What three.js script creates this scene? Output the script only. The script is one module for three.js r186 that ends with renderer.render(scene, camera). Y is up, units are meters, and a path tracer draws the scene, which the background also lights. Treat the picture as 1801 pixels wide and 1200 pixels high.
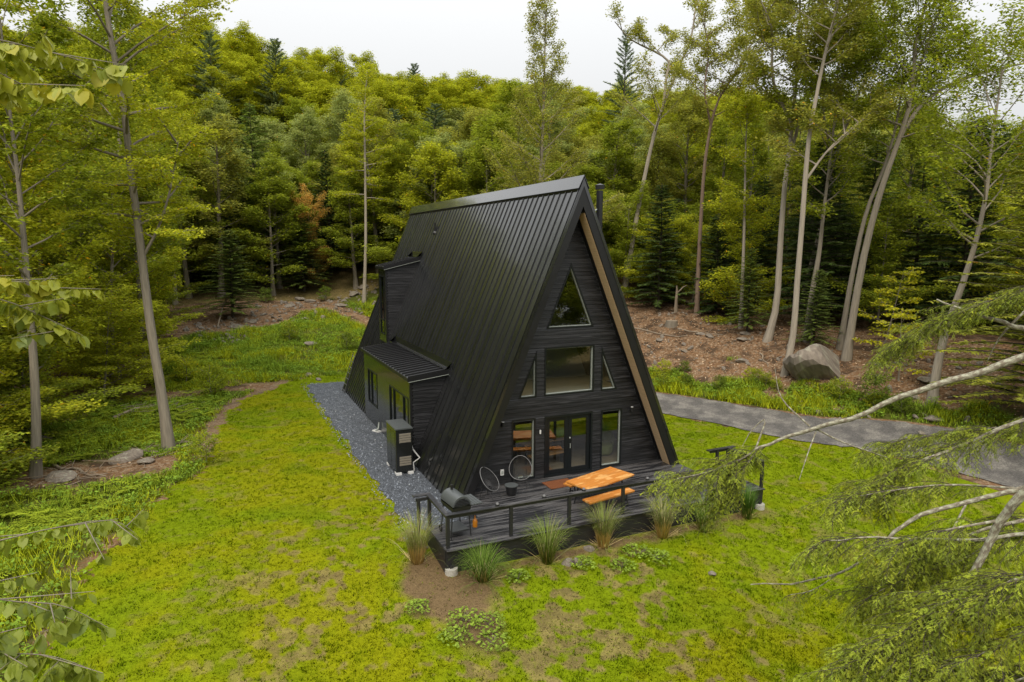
import * as THREE from 'three';
import { mergeGeometries } from 'three/addons/utils/BufferGeometryUtils.js';

// ---------------------------------------------------------------- camera, sky, sun, exposure
const scene = new THREE.Scene();
const camera = new THREE.PerspectiveCamera(54.25, 1024 / 682, 0.1, 900);
camera.position.set(-11.223, 7.939, 19.669);
camera.rotation.set(THREE.MathUtils.degToRad(-8.112), THREE.MathUtils.degToRad(-24.665), THREE.MathUtils.degToRad(0.147), 'YXZ');
const SKY_ZENITH = 1.2;
{ // CIE standard overcast sky: zenith three times as bright as the horizon
  const W = 32, H = 64, d = new Float32Array(W * H * 4);
  for (let j = 0; j < H; j++) for (let i = 0; i < W; i++) {
    const el = ((j + 0.5) / H - 0.5) * Math.PI, L = SKY_ZENITH * (1 + 2 * Math.max(0, Math.sin(el))) / 3, o = (j * W + i) * 4;
    d[o] = L * 0.985; d[o + 1] = L; d[o + 2] = L * 1.012; d[o + 3] = 1;
  }
  const t = new THREE.DataTexture(d, W, H, THREE.RGBAFormat, THREE.FloatType);
  t.mapping = THREE.EquirectangularReflectionMapping; t.magFilter = THREE.LinearFilter; t.needsUpdate = true;
  scene.background = t; scene.environment = t;
}
const sun = new THREE.DirectionalLight(0xfff2e0, 1.5);
sun.position.set(-30, 62, 34); sun.target.position.set(0, 0, -8);
sun.castShadow = true; sun.shadow.radius = 60; sun.shadow.mapSize.set(2048, 2048);
Object.assign(sun.shadow.camera, { left: -60, right: 60, top: 60, bottom: -60, near: 1, far: 220 });
scene.add(sun, sun.target);
const renderer = new THREE.WebGLRenderer({ antialias: true });
renderer.toneMapping = THREE.LinearToneMapping;
renderer.toneMappingExposure = 1.55;
renderer.shadowMap.enabled = true;
renderer.setSize(1024, 682);

// ---------------------------------------------------------------- helpers
const PI = Math.PI, { sin, cos, min, max, abs, floor, sqrt, pow, exp, log1p } = Math;
function rng(seed) { let a = seed >>> 0; return () => { a = (a + 0x6d2b79f5) | 0; let t = Math.imul(a ^ (a >>> 15), 1 | a); t = (t + Math.imul(t ^ (t >>> 7), 61 | t)) ^ t; return ((t ^ (t >>> 14)) >>> 0) / 4294967296; }; }
const clamp = (x, a = 0, b = 1) => (x < a ? a : x > b ? b : x), lerp = (a, b, t) => a + (b - a) * t;
const smooth = (a, b, x) => { const t = clamp((x - a) / (b - a)); return t * t * (3 - 2 * t); };
const HASH = new Float32Array(65536); { const r = rng(77); for (let i = 0; i < 65536; i++) HASH[i] = r(); }
const hsh = (i, j) => HASH[((i & 255) + ((j & 255) << 8))];
function noise(x, y) { // value noise 0..1
  const i = floor(x), j = floor(y); let fx = x - i, fy = y - j; fx = fx * fx * (3 - 2 * fx); fy = fy * fy * (3 - 2 * fy);
  return lerp(lerp(hsh(i, j), hsh(i + 1, j), fx), lerp(hsh(i, j + 1), hsh(i + 1, j + 1), fx), fy);
}
function fbm(x, y, n = 4) { let s = 0, a = 0.5, t = 0; for (let k = 0; k < n; k++) { s += a * noise(x, y); t += a; a *= 0.5; x = x * 2.03 + 17.1; y = y * 2.03 + 9.7; } return s / t; }
const V = (x, y, z) => new THREE.Vector3(x, y, z);
const counts = {};
function numbered(n) { const k = (counts[n] = (counts[n] ?? -1) + 1); return k ? n + '_' + String(k).padStart(3, '0') : n; }
function shade(o) { o.castShadow = o.receiveShadow = true; return o; }
function tag(o, label, category, group, kind) { if (label) o.userData.label = label; if (category) o.userData.category = category; if (group) o.userData.group = group; if (kind) o.userData.kind = kind; return o; }
function thing(name, label, category, pos = [0, 0, 0], turn = 0, group) {
  const o = new THREE.Group(); o.name = numbered(name); o.position.set(...pos); o.rotation.y = turn; scene.add(o); return tag(o, label, category, group);
}
function part(name, geo, mat, parent, pos, rot) {
  const m = shade(new THREE.Mesh(geo, mat)); m.name = name; if (pos) m.position.set(...pos); if (rot) m.rotation.set(...rot); parent.add(m); return m;
}
function sub(name, parent, pos, rot) { const g = new THREE.Group(); g.name = name; if (pos) g.position.set(...pos); if (rot) g.rotation.set(...rot); parent.add(g); return g; }
function solo(name, geo, mat, label, category, group, kind) { const m = shade(new THREE.Mesh(geo, mat)); m.name = numbered(name); scene.add(m); return tag(m, label, category, group, kind); }

// A mesh builder: everything put into it becomes one geometry.
class MB {
  constructor(color) { this.p = []; this.n = []; this.c = color ? [] : null; this.u = []; this.i = []; this.col = [1, 1, 1]; this.v = 0; }
  vert(x, y, z, nx, ny, nz, u = 0, w = 0) { this.p.push(x, y, z); this.n.push(nx, ny, nz); this.u.push(u, w); if (this.c) this.c.push(this.col[0], this.col[1], this.col[2]); return this.v++; }
  tri(a, b, c) { this.i.push(a, b, c); }
  // flat polygon from points (uv in metres along the first edge)
  poly(pts) {
    const a = pts[0], b = pts[1], c = pts[2];
    let ex = b[0] - a[0], ey = b[1] - a[1], ez = b[2] - a[2]; const el = Math.hypot(ex, ey, ez) || 1; ex /= el; ey /= el; ez /= el;
    const fx = c[0] - a[0], fy = c[1] - a[1], fz = c[2] - a[2];
    let nx = ey * fz - ez * fy, ny = ez * fx - ex * fz, nz = ex * fy - ey * fx; const nl = Math.hypot(nx, ny, nz) || 1; nx /= nl; ny /= nl; nz /= nl;
    const gx = ny * ez - nz * ey, gy = nz * ex - nx * ez, gz = nx * ey - ny * ex, s = this.v;
    for (const q of pts) { const dx = q[0] - a[0], dy = q[1] - a[1], dz = q[2] - a[2]; this.vert(q[0], q[1], q[2], nx, ny, nz, (this.uo ?? 0) + dx * ex + dy * ey + dz * ez, (this.vo ?? 0) + dx * gx + dy * gy + dz * gz); }
    for (let k = 1; k < pts.length - 1; k++) this.tri(s, s + k, s + k + 1);
    return this;
  }
  // hexahedron: front ring f and back ring b, both counter-clockwise seen from the front
  prism(f, b) {
    const n = f.length; this.poly(f); this.poly([...b].reverse());
    for (let k = 0; k < n; k++) { const m = (k + 1) % n; this.poly([f[k], b[k], b[m], f[m]]); }
    return this;
  }
  box(x0, y0, z0, x1, y1, z1, e = 0) { // e: chamfer on the long edges
    if (!e) return this.prism([[x0, y0, z1], [x1, y0, z1], [x1, y1, z1], [x0, y1, z1]], [[x0, y0, z0], [x1, y0, z0], [x1, y1, z0], [x0, y1, z0]]);
    const lx = x1 - x0, ly = y1 - y0, lz = z1 - z0, L = max(lx, ly, lz);
    const ring = (a0, a1, b0, b1) => [[a0 + e, b0], [a1 - e, b0], [a1, b0 + e], [a1, b1 - e], [a1 - e, b1], [a0 + e, b1], [a0, b1 - e], [a0, b0 + e]];
    if (L === lz) { const r = ring(x0, x1, y0, y1); return this.prism(r.map((q) => [q[0], q[1], z1]), r.map((q) => [q[0], q[1], z0])); }
    if (L === lx) { const r = ring(y0, y1, z0, z1); return this.prism(r.map((q) => [x1, q[0], q[1]]), r.map((q) => [x0, q[0], q[1]])); }
    const r = ring(z0, z1, x0, x1); return this.prism(r.map((q) => [q[1], y1, q[0]]), r.map((q) => [q[1], y0, q[0]]));
  }
  tube(pts, rad, sides = 6, cap = true) { // pts: [x,y,z][], rad: number or list
    const R = (k) => (typeof rad === 'number' ? rad : rad[k]); let px = 0, py = 0, pz = 1, base = this.v, len = 0;
    for (let k = 0; k < pts.length; k++) {
      const a = pts[max(0, k - 1)], b = pts[min(pts.length - 1, k + 1)]; let tx = b[0] - a[0], ty = b[1] - a[1], tz = b[2] - a[2]; const l = Math.hypot(tx, ty, tz) || 1; tx /= l; ty /= l; tz /= l;
      if (k === 0) { if (abs(tx) < 0.8) { px = 1; py = 0; pz = 0; } else { px = 0; py = 1; pz = 0; } }
      let dp = px * tx + py * ty + pz * tz; px -= dp * tx; py -= dp * ty; pz -= dp * tz; const pl = Math.hypot(px, py, pz) || 1; px /= pl; py /= pl; pz /= pl;
      const qx = ty * pz - tz * py, qy = tz * px - tx * pz, qz = tx * py - ty * px, r = R(k);
      if (k) len += Math.hypot(pts[k][0] - pts[k - 1][0], pts[k][1] - pts[k - 1][1], pts[k][2] - pts[k - 1][2]);
      for (let s = 0; s <= sides; s++) { const an = (s / sides) * 2 * PI, c = cos(an), d = sin(an), nx = px * c + qx * d, ny = py * c + qy * d, nz = pz * c + qz * d; this.vert(pts[k][0] + nx * r, pts[k][1] + ny * r, pts[k][2] + nz * r, nx, ny, nz, (s / sides) * 2 * PI * R(0), len); }
      if (k) for (let s = 0; s < sides; s++) { const o = base + (k - 1) * (sides + 1) + s, q = o + sides + 1; this.tri(o, o + 1, q); this.tri(o + 1, q + 1, q); }
    }
    if (cap) for (const k of [0, pts.length - 1]) { const s0 = this.v, o = base + k * (sides + 1); for (let s = 0; s < sides; s++) { const w = (o + s) * 3; this.vert(this.p[w], this.p[w + 1], this.p[w + 2], 0, k ? 1 : -1, 0); } for (let s = 1; s < sides - 1; s++) k ? this.tri(s0, s0 + s, s0 + s + 1) : this.tri(s0, s0 + s + 1, s0 + s); }
    return this;
  }
  // one pointed leaf: base point, direction, face normal, length, width
  leaf(x, y, z, dx, dy, dz, nx, ny, nz, L, w) {
    let sx = dy * nz - dz * ny, sy = dz * nx - dx * nz, sz = dx * ny - dy * nx; const h = w / 2, s = this.v, m = L * 0.45;
    this.vert(x, y, z, nx, ny, nz, 0.5, 0); this.vert(x + dx * m + sx * h, y + dy * m + sy * h, z + dz * m + sz * h, nx, ny, nz, 1, 0.5);
    this.vert(x + dx * L, y + dy * L, z + dz * L, nx, ny, nz, 0.5, 1); this.vert(x + dx * m - sx * h, y + dy * m - sy * h, z + dz * m - sz * h, nx, ny, nz, 0, 0.5);
    this.tri(s, s + 1, s + 2); this.tri(s, s + 2, s + 3);
  }
  geo() {
    const g = new THREE.BufferGeometry();
    g.setAttribute('position', new THREE.BufferAttribute(new Float32Array(this.p), 3)); g.setAttribute('normal', new THREE.BufferAttribute(new Float32Array(this.n), 3)); g.setAttribute('uv', new THREE.BufferAttribute(new Float32Array(this.u), 2));
    if (this.c) g.setAttribute('color', new THREE.BufferAttribute(new Float32Array(this.c), 3));
    g.setIndex(new THREE.BufferAttribute(new Uint32Array(this.i), 1)); return g;
  }
}
const boxGeo = (w, h, d, e = 0) => new MB().box(-w / 2, -h / 2, -d / 2, w / 2, h / 2, d / 2, e).geo();
const norm3 = (x, y, z) => { const l = Math.hypot(x, y, z) || 1; return [x / l, y / l, z / l]; };

// textures: f(u, v) -> [r, g, b] linear 0..1 (colour) or a single number
function tex(n, f, { rep = 1, srgb = false, m = n } = {}) {
  const d = new Uint8Array(n * m * 4);
  for (let j = 0; j < m; j++) for (let i = 0; i < n; i++) { const c = f(i / n, j / m), o = (j * n + i) * 4; for (let k = 0; k < 3; k++) { const x = clamp(c.length ? c[k] : c); d[o + k] = 255 * (srgb ? (x <= 0.0031308 ? 12.92 * x : 1.055 * pow(x, 1 / 2.4) - 0.055) : x); } d[o + 3] = 255; }
  const t = new THREE.DataTexture(d, n, m); t.wrapS = t.wrapT = THREE.RepeatWrapping; t.magFilter = THREE.LinearFilter; t.minFilter = THREE.LinearMipmapLinearFilter; t.generateMipmaps = true;
  if (srgb) t.colorSpace = THREE.SRGBColorSpace; if (rep !== 1) t.repeat.set(rep, rep); t.needsUpdate = true; return t;
}
// tileable noise: repeats after P cells
function tnoise(u, v, P, Q = P, s = 0) { const x = u * P, y = v * Q, i = floor(x), j = floor(y); let fx = x - i, fy = y - j; fx = fx * fx * (3 - 2 * fx); fy = fy * fy * (3 - 2 * fy); const h = (a, b) => hsh(((a % P) + P) % P + s * 37, ((b % Q) + Q) % Q + s * 91); return lerp(lerp(h(i, j), h(i + 1, j), fx), lerp(h(i, j + 1), h(i + 1, j + 1), fx), fy); }
const tf = (u, v, P, s = 0, Q = P) => 0.5 * tnoise(u, v, P, Q, s) + 0.27 * tnoise(u, v, P * 2, Q * 2, s + 1) + 0.15 * tnoise(u, v, P * 4, Q * 4, s + 2) + 0.08 * tnoise(u, v, P * 8, Q * 8, s + 3);
const C = (r, g, b) => new THREE.Color().setRGB(r, g, b);
const std = (o) => new THREE.MeshStandardMaterial(o), phys = (o) => new THREE.MeshPhysicalMaterial(o);

// ---------------------------------------------------------------- materials
const grainT = tex(512, (u, v) => { const g = tf(u, v, 4, 3, 64), k = tnoise(u, v, 8, 160, 9); return 0.35 + 0.65 * (0.6 * g + 0.4 * k); });          // streaks run along u
const roughT = tex(256, (u, v) => { const g = tf(u, v, 6, 12); return 0.55 + 0.45 * g; });
const fineT = tex(256, (u, v) => 0.4 * tnoise(u, v, 64, 64, 5) + 0.6 * tnoise(u, v, 128, 128, 6));
const barkT = tex(256, (u, v) => { const g = tf(u, v, 10, 20, 3), c = tnoise(u, v, 24, 6, 22); return 0.45 + 0.55 * (0.55 * g + 0.45 * c); });
const lichenT = tex(256, (u, v) => { const a = tf(u, v, 6, 31), b = tf(u, v, 14, 33, 10), L = smooth(0.38, 0.66, 0.7 * a + 0.3 * b), t = 0.7 + 0.6 * b; return [lerp(0.19, 0.38, L) * t, lerp(0.16, 0.38, L) * t, lerp(0.115, 0.28, L) * t]; }, { srgb: true });
const rockT = tex(512, (u, v) => { const a = tf(u, v, 5, 41), b = tf(u, v, 20, 42), L = smooth(0.55, 0.7, tf(u, v, 9, 47)), k = 0.55 + 0.7 * b; return [lerp(0.26, 0.36, L) * k * (0.7 + 0.6 * a), lerp(0.225, 0.35, L) * k * (0.7 + 0.6 * a), lerp(0.19, 0.29, L) * k * (0.7 + 0.6 * a)]; }, { srgb: true });
const woodT = tex(512, (u, v) => { const g = tf(u, v, 3, 51, 40), k = tnoise(u, v, 5, 90, 54), palePatch = smooth(0.45, 0.62, tf(u, v, 4, 57)); const a = 0.62 + 0.3 * g + 0.22 * k; return [lerp(0.62, 0.8, palePatch) * a, lerp(0.235, 0.42, palePatch) * a, lerp(0.04, 0.13, palePatch) * a]; }, { srgb: true });  // mask turns random patches of the orange stain paler
const soffitT = tex(512, (u, v) => { const g = tf(u, v, 3, 61, 60), k = tnoise(u, v, 4, 130, 64), a = 0.7 + 0.3 * g + 0.2 * k; return [0.6 * a, 0.43 * a, 0.25 * a]; }, { srgb: true });
const deckT = tex(512, (u, v) => { const w = smooth(0.44, 0.62, tf(u, v, 5, 71, 12)), g = tf(u, v, 3, 73, 48), a = 0.6 + 0.8 * g; return [lerp(0.016, 0.08, w) * a, lerp(0.016, 0.077, w) * a, lerp(0.018, 0.077, w) * a]; }, { srgb: true });
const deckR = tex(512, (u, v) => { const w = smooth(0.44, 0.62, tf(u, v, 5, 71, 12)); return 0.28 + 0.5 * w; });
const charT = tex(512, (u, v) => { const g = tf(u, v, 3, 101, 24), k = tnoise(u, v, 6, 90, 104), a = smooth(0.35, 0.8, 0.6 * g + 0.4 * k); return [lerp(0.004, 0.032, a), lerp(0.004, 0.032, a), lerp(0.0045, 0.034, a)]; }, { srgb: true });          // charred boards
const R = (t, x, y = x) => { const c = t.clone(); c.repeat.set(x, y); c.needsUpdate = true; return c; };
const M = {
  siding: [0, 1, 2].map((k) => std({ map: R(charT, 0.4, 1.1), color: C(...[[0.9, 0.9, 0.93], [1.2, 1.2, 1.25], [0.65, 0.65, 0.68]][k]), roughness: 0.6, roughnessMap: R(roughT, 0.7, 2), bumpMap: R(charT, 0.4, 1.1), bumpScale: 0.012 })),
  roofs: [0.25, 0.28, 0.31].map((q, k) => phys({ color: C(0.0115 + 0.0015 * k, 0.012 + 0.0015 * k, 0.0125 + 0.0015 * k), roughness: q, specularIntensity: 1, clearcoat: 0.75, clearcoatRoughness: 0.09 + 0.03 * k })),
  roof: phys({ color: C(0.013, 0.0135, 0.014), roughness: 0.16, ior: 1.7, specularIntensity: 1, clearcoat: 1, clearcoatRoughness: 0.06 }),
  paleRoof: phys({ color: C(0.06, 0.063, 0.066), roughness: 0.34, clearcoat: 0.5, clearcoatRoughness: 0.2 }),  // dormer roof pans: a lighter, rougher grey than the main roof panels
  trim: std({ color: C(0.011, 0.011, 0.012), roughness: 0.42, roughnessMap: R(roughT, 0.5) }),
  gloss: phys({ color: C(0.012, 0.013, 0.012), roughness: 0.22, clearcoat: 0.6, clearcoatRoughness: 0.12 }),
  frame: std({ color: C(0.006, 0.008, 0.009), roughness: 0.35 }),
  white: std({ color: C(0.62, 0.62, 0.6), roughness: 0.5 }),
  spacer: std({ color: C(0.3, 0.33, 0.3), roughness: 0.45 }),
  glass: phys({ color: C(0.86, 0.92, 0.88), roughness: 0, transmission: 1, thickness: 0, ior: 2.6 }),
  soffit: std({ map: R(soffitT, 0.5, 0.9), roughness: 0.7, bumpMap: R(grainT, 0.5, 1), bumpScale: 0.002 }),
  deck: [0, 1, 2, 3].map((k) => { const a = R(deckT, 0.21, 0.9), b = R(deckR, 0.21, 0.9); a.offset.set(k * 0.27, k * 0.41); b.offset.copy(a.offset); return std({ map: a, roughnessMap: b, roughness: 1, bumpMap: R(grainT, 0.5, 2), bumpScale: 0.004 }); }),
  black: std({ color: C(0.013, 0.013, 0.014), roughness: 0.45, roughnessMap: R(roughT, 0.8) }),
  blackWood: std({ color: C(0.02, 0.02, 0.021), roughness: 0.5, roughnessMap: R(roughT, 0.6, 1.5), bumpMap: R(grainT, 0.5, 1.4), bumpScale: 0.003 }),
  orange: [0, 1, 2].map((k) => { const a = R(woodT, 0.55, 0.9); a.offset.set(k * 0.31, k * 0.37); return std({ map: a, roughness: 0.45, bumpMap: R(grainT, 0.6, 1), bumpScale: 0.002 }); }),
  mat: std({ color: C(0.2, 0.062, 0.016), roughness: 0.9, bumpMap: R(fineT, 4), bumpScale: 0.01 }),
  steel: std({ color: C(0.02, 0.02, 0.021), roughness: 0.5 }),
  ring: std({ color: C(0.15, 0.15, 0.15), roughness: 0.4 }),
  grill: phys({ color: C(0.075, 0.083, 0.083), roughness: 0.42, roughnessMap: R(roughT, 2) }),
  concrete: std({ color: C(0.5, 0.48, 0.42), roughness: 0.9, bumpMap: R(fineT, 3), bumpScale: 0.008 }),
  amber: phys({ color: C(0.42, 0.15, 0.012), roughness: 0.35, transmission: 0.2, thickness: 0 }),
  tan: std({ color: C(0.27, 0.24, 0.19), roughness: 0.8 }),
  floor: std({ color: C(0.26, 0.2, 0.14), roughness: 0.5 }),
  plaster: std({ color: C(0.34, 0.34, 0.32), roughness: 0.9 }),
  brown: std({ map: R(soffitT, 0.8, 0.8), roughness: 0.5, color: C(0.85, 0.62, 0.45) }),
  sage: std({ color: C(0.16, 0.18, 0.07), roughness: 0.95 }),
  teal: std({ color: C(0.3, 0.4, 0.38), roughness: 0.95 }),
  barkGrey: std({ color: C(0.29, 0.25, 0.19), roughness: 0.95, map: R(barkT, 1, 0.5), bumpMap: R(barkT, 1, 0.5), bumpScale: 0.025 }),
  barkPale: std({ color: C(0.4, 0.345, 0.27), roughness: 0.95, map: R(barkT, 0.8, 0.35), bumpMap: R(barkT, 0.8, 0.35), bumpScale: 0.02 }),
  barkDark: std({ color: C(0.095, 0.075, 0.055), roughness: 0.95, map: R(barkT, 1, 0.6), bumpMap: R(barkT, 1, 0.6), bumpScale: 0.02 }),
  barkRed: std({ color: C(0.24, 0.165, 0.115), roughness: 0.95, map: R(barkT, 1, 0.6), bumpMap: R(barkT, 1, 0.6), bumpScale: 0.02 }),
  lichen: std({ map: R(lichenT, 5, 4), roughness: 0.95, bumpMap: R(barkT, 3, 2), bumpScale: 0.01 }),
  rock: std({ color: C(0.8, 0.77, 0.72), map: R(rockT, 0.6), roughness: 0.92, bumpMap: R(rockT, 0.9), bumpScale: 0.03 }),
  deadwood: std({ color: C(0.34, 0.27, 0.19), roughness: 0.95, map: R(barkT, 1.4, 0.6) }),
};
// leaf materials: the vertex colours carry leaf-to-leaf variation
const leafMat = (r, g, b, through = 0.45) => phys({ color: C(r, g, b), vertexColors: true, roughness: 1, specularIntensity: 0.12, transmission: through, thickness: 0 });
const LM = {
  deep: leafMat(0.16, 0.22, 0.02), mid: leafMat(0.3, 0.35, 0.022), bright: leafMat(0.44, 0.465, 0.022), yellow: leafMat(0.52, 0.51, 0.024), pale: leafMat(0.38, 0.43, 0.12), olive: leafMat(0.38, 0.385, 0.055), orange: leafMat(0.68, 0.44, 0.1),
  hemlock: leafMat(0.08, 0.125, 0.024, 0.22), hemlockLight: leafMat(0.18, 0.25, 0.036, 0.32), pine: leafMat(0.21, 0.27, 0.13, 0.28), larch: leafMat(0.36, 0.38, 0.045, 0.36), fore: leafMat(0.27, 0.345, 0.04, 0.36),
};

// ---------------------------------------------------------------- terrain
const sp = (a, k) => (a / k > 35 ? a : k * log1p(exp(a / k)));
const bankS = (x, z) => 0.949 * x - 0.316 * z;
function hBase(x, z) {
  const s = bankS(x, z);
  let y = -0.36 - 0.13 * sp(z - 1.4, 0.6) + 0.145 * sp(-22 - z, 2.5) + (0.29 - 0.16 * smooth(-25, 60, x)) * (sp(-62 - z, 6) - sp(-128 - z, 10)) - 0.145 * sp(-128 - z, 10);
  y += 0.4 * (sp(s - 15, 0.9) - sp(s - 22, 2)) + 0.06 * sp(s - 22, 2);
  return y;
}
function poly1(pts, t) { if (t <= pts[0][0]) return pts[0][1]; for (let k = 1; k < pts.length; k++) if (t <= pts[k][0]) return lerp(pts[k - 1][1], pts[k][1], (t - pts[k - 1][0]) / (pts[k][0] - pts[k - 1][0])); return pts[pts.length - 1][1]; }
// the mown lawn's edge towards the wood (x for a given z), and where the mown part ends at the back
const EDGE = [[-24, -6], [-21.7, -6.6], [-19.4, -8.6], [-18, -9.8], [-14.1, -10.7], [-9.4, -11.2], [-6.7, -11.9], [-4.2, -13], [-1.7, -13.8], [0.3, -14.4], [5, -15], [20, -20]];
const ROAD = [[-60, 2.5, -40], [4, -21], [7.2, -14.5], [10.4, -8.5], [12.1, -4.6], [13.3, -1.4], [14.8, 0.5], [16, 2.6], [17.4, 5.6], [19, 10], [21, 18], [23, 30]].slice(1);
function roadDist(x, z) { let d = 1e9; for (let k = 1; k < ROAD.length; k++) { const [ax, az] = ROAD[k - 1], [bx, bz] = ROAD[k], ux = bx - ax, uz = bz - az, t = clamp(((x - ax) * ux + (z - az) * uz) / (ux * ux + uz * uz)); d = min(d, Math.hypot(x - ax - t * ux, z - az - t * uz)); } return d; }
const lawnIn = (x, z) => { // metres inside the mown lawn (negative outside)
  const left = x - poly1(EDGE, z), back = x < 4.6 ? z + 22.2 : z + 26 - (x - 4.6) * 0.9, right = z < 14 ? (x > 6 ? roadDist(x, z) - 1.7 + (bankS(x, z) > 12.2 ? -20 : 0) : 9) : 9;
  return min(left, back, right);
};
const weedIn = (x, z) => { // rough grass round the lawn
  if (roadDist(x, z) < 2.05) return -1;
  const s = bankS(x, z);
  if (s > 11) return min(s - 13.3, 17.4 + 5 * (fbm(x * 0.4, z * 0.4, 2) - 0.45) + 1.2 * (noise(x * 1.1, z * 1.1) - 0.5) - s);
  if (z < -20) return min(-z - 21.5, z + 37 + clamp(x + 6, -8, 10) * 0.6 + 2.5 * (noise(x * 0.3, z * 0.3) - 0.5), x + 14);
  return x < -8 ? min(poly1(EDGE, z) - x - (z < -8 ? 0.7 : 0), x - poly1(EDGE, z) + 7 + 4 * noise(x * 0.3, z * 0.3), Math.hypot((x + 15.4) * 0.75, z + 8.2) - 2.1 + 1.2 * (noise(x, z) - 0.5)) : -1;
};
function ground(x, z) {
  const out = smooth(0, 3, -lawnIn(x, z)) * smooth(1.9, 3.2, roadDist(x, z)) * (abs(x) < 7 && z > -20 && z < 4.2 ? 0 : 1);
  return hBase(x, z) + 0.05 * (fbm(x * 0.35, z * 0.35, 2) - 0.5) * (abs(x) < 6.4 && z > -19.5 && z < 3.9 ? 0 : 1) + out * (0.55 * (fbm(x * 0.3 + 5, z * 0.3, 3) - 0.5) + 0.14 * (noise(x * 1.7, z * 1.7) - 0.5));
}
function groundN(x, z) { const e = 0.25; return norm3(ground(x - e, z) - ground(x + e, z), 2 * e, ground(x, z - e) - ground(x, z + e)); }
// patch fields of the lawn: 0 lush .. 1 bare
function bareness(x, z) {
  const zone = clamp(smooth(-3, 3.5, z) * smooth(-13.5, -8.5, x) * (1 - 0.75 * smooth(-4, 3, x)) + 0.05 + 0.4 * smooth(-9, -6.4, x) * smooth(-20, -6, z) * (x < 0 ? 1 : 0));
  const n = 0.36 * fbm(x * 0.8 + 3, z * 0.8 + 8, 3) + 0.64 * fbm(x * 3.4, z * 3.4, 3);
  const bed = bedIn(x, z);
  return max(smooth(0.585 - 0.075 * zone, 0.68 - 0.05 * zone, n) * (0.3 + 0.5 * zone), smooth(-0.15, 0.35, bed + 0.6 * (fbm(x * 2, z * 2, 3) - 0.5)));
}
function bedIn(x, z) { // soil around the corner and along the front of the deck, metres inside
  const a = 1.25 - Math.hypot((x + 6.0) * 1.0, (z - 4.3) * 0.75), b = min(0.3 - abs(z - 4.1), x + 7, 5.4 - x), c = 0.7 - Math.hypot(x + 5.9, (z - 6.0) * 0.7);
  return max(a, b, c);
}
const L_LUSH = [0.166, 0.228, 0.002], L_YEL = [0.222, 0.24, 0.002], L_DEEP = [0.12, 0.185, 0.002], L_DRY = [0.26, 0.2, 0.075], L_SOIL = [0.16, 0.11, 0.055];
function mix3(a, b, t) { return [lerp(a[0], b[0], t), lerp(a[1], b[1], t), lerp(a[2], b[2], t)]; }
function lawnColor(x, z) {
  const a = fbm(x * 0.22 + 40, z * 0.22, 3), b = fbm(x * 1.6, z * 1.6 + 30, 2);
  let c = mix3(L_LUSH, L_YEL, smooth(0.42, 0.66, a * 0.7 + b * 0.3)); c = mix3(c, L_DEEP, smooth(0.5, 0.78, fbm(x * 0.7 + 60, z * 0.7, 3)) * 0.6); return c;
}
const GX0 = -34, GX1 = 30, GZ0 = -44, GZ1 = 20;
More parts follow.
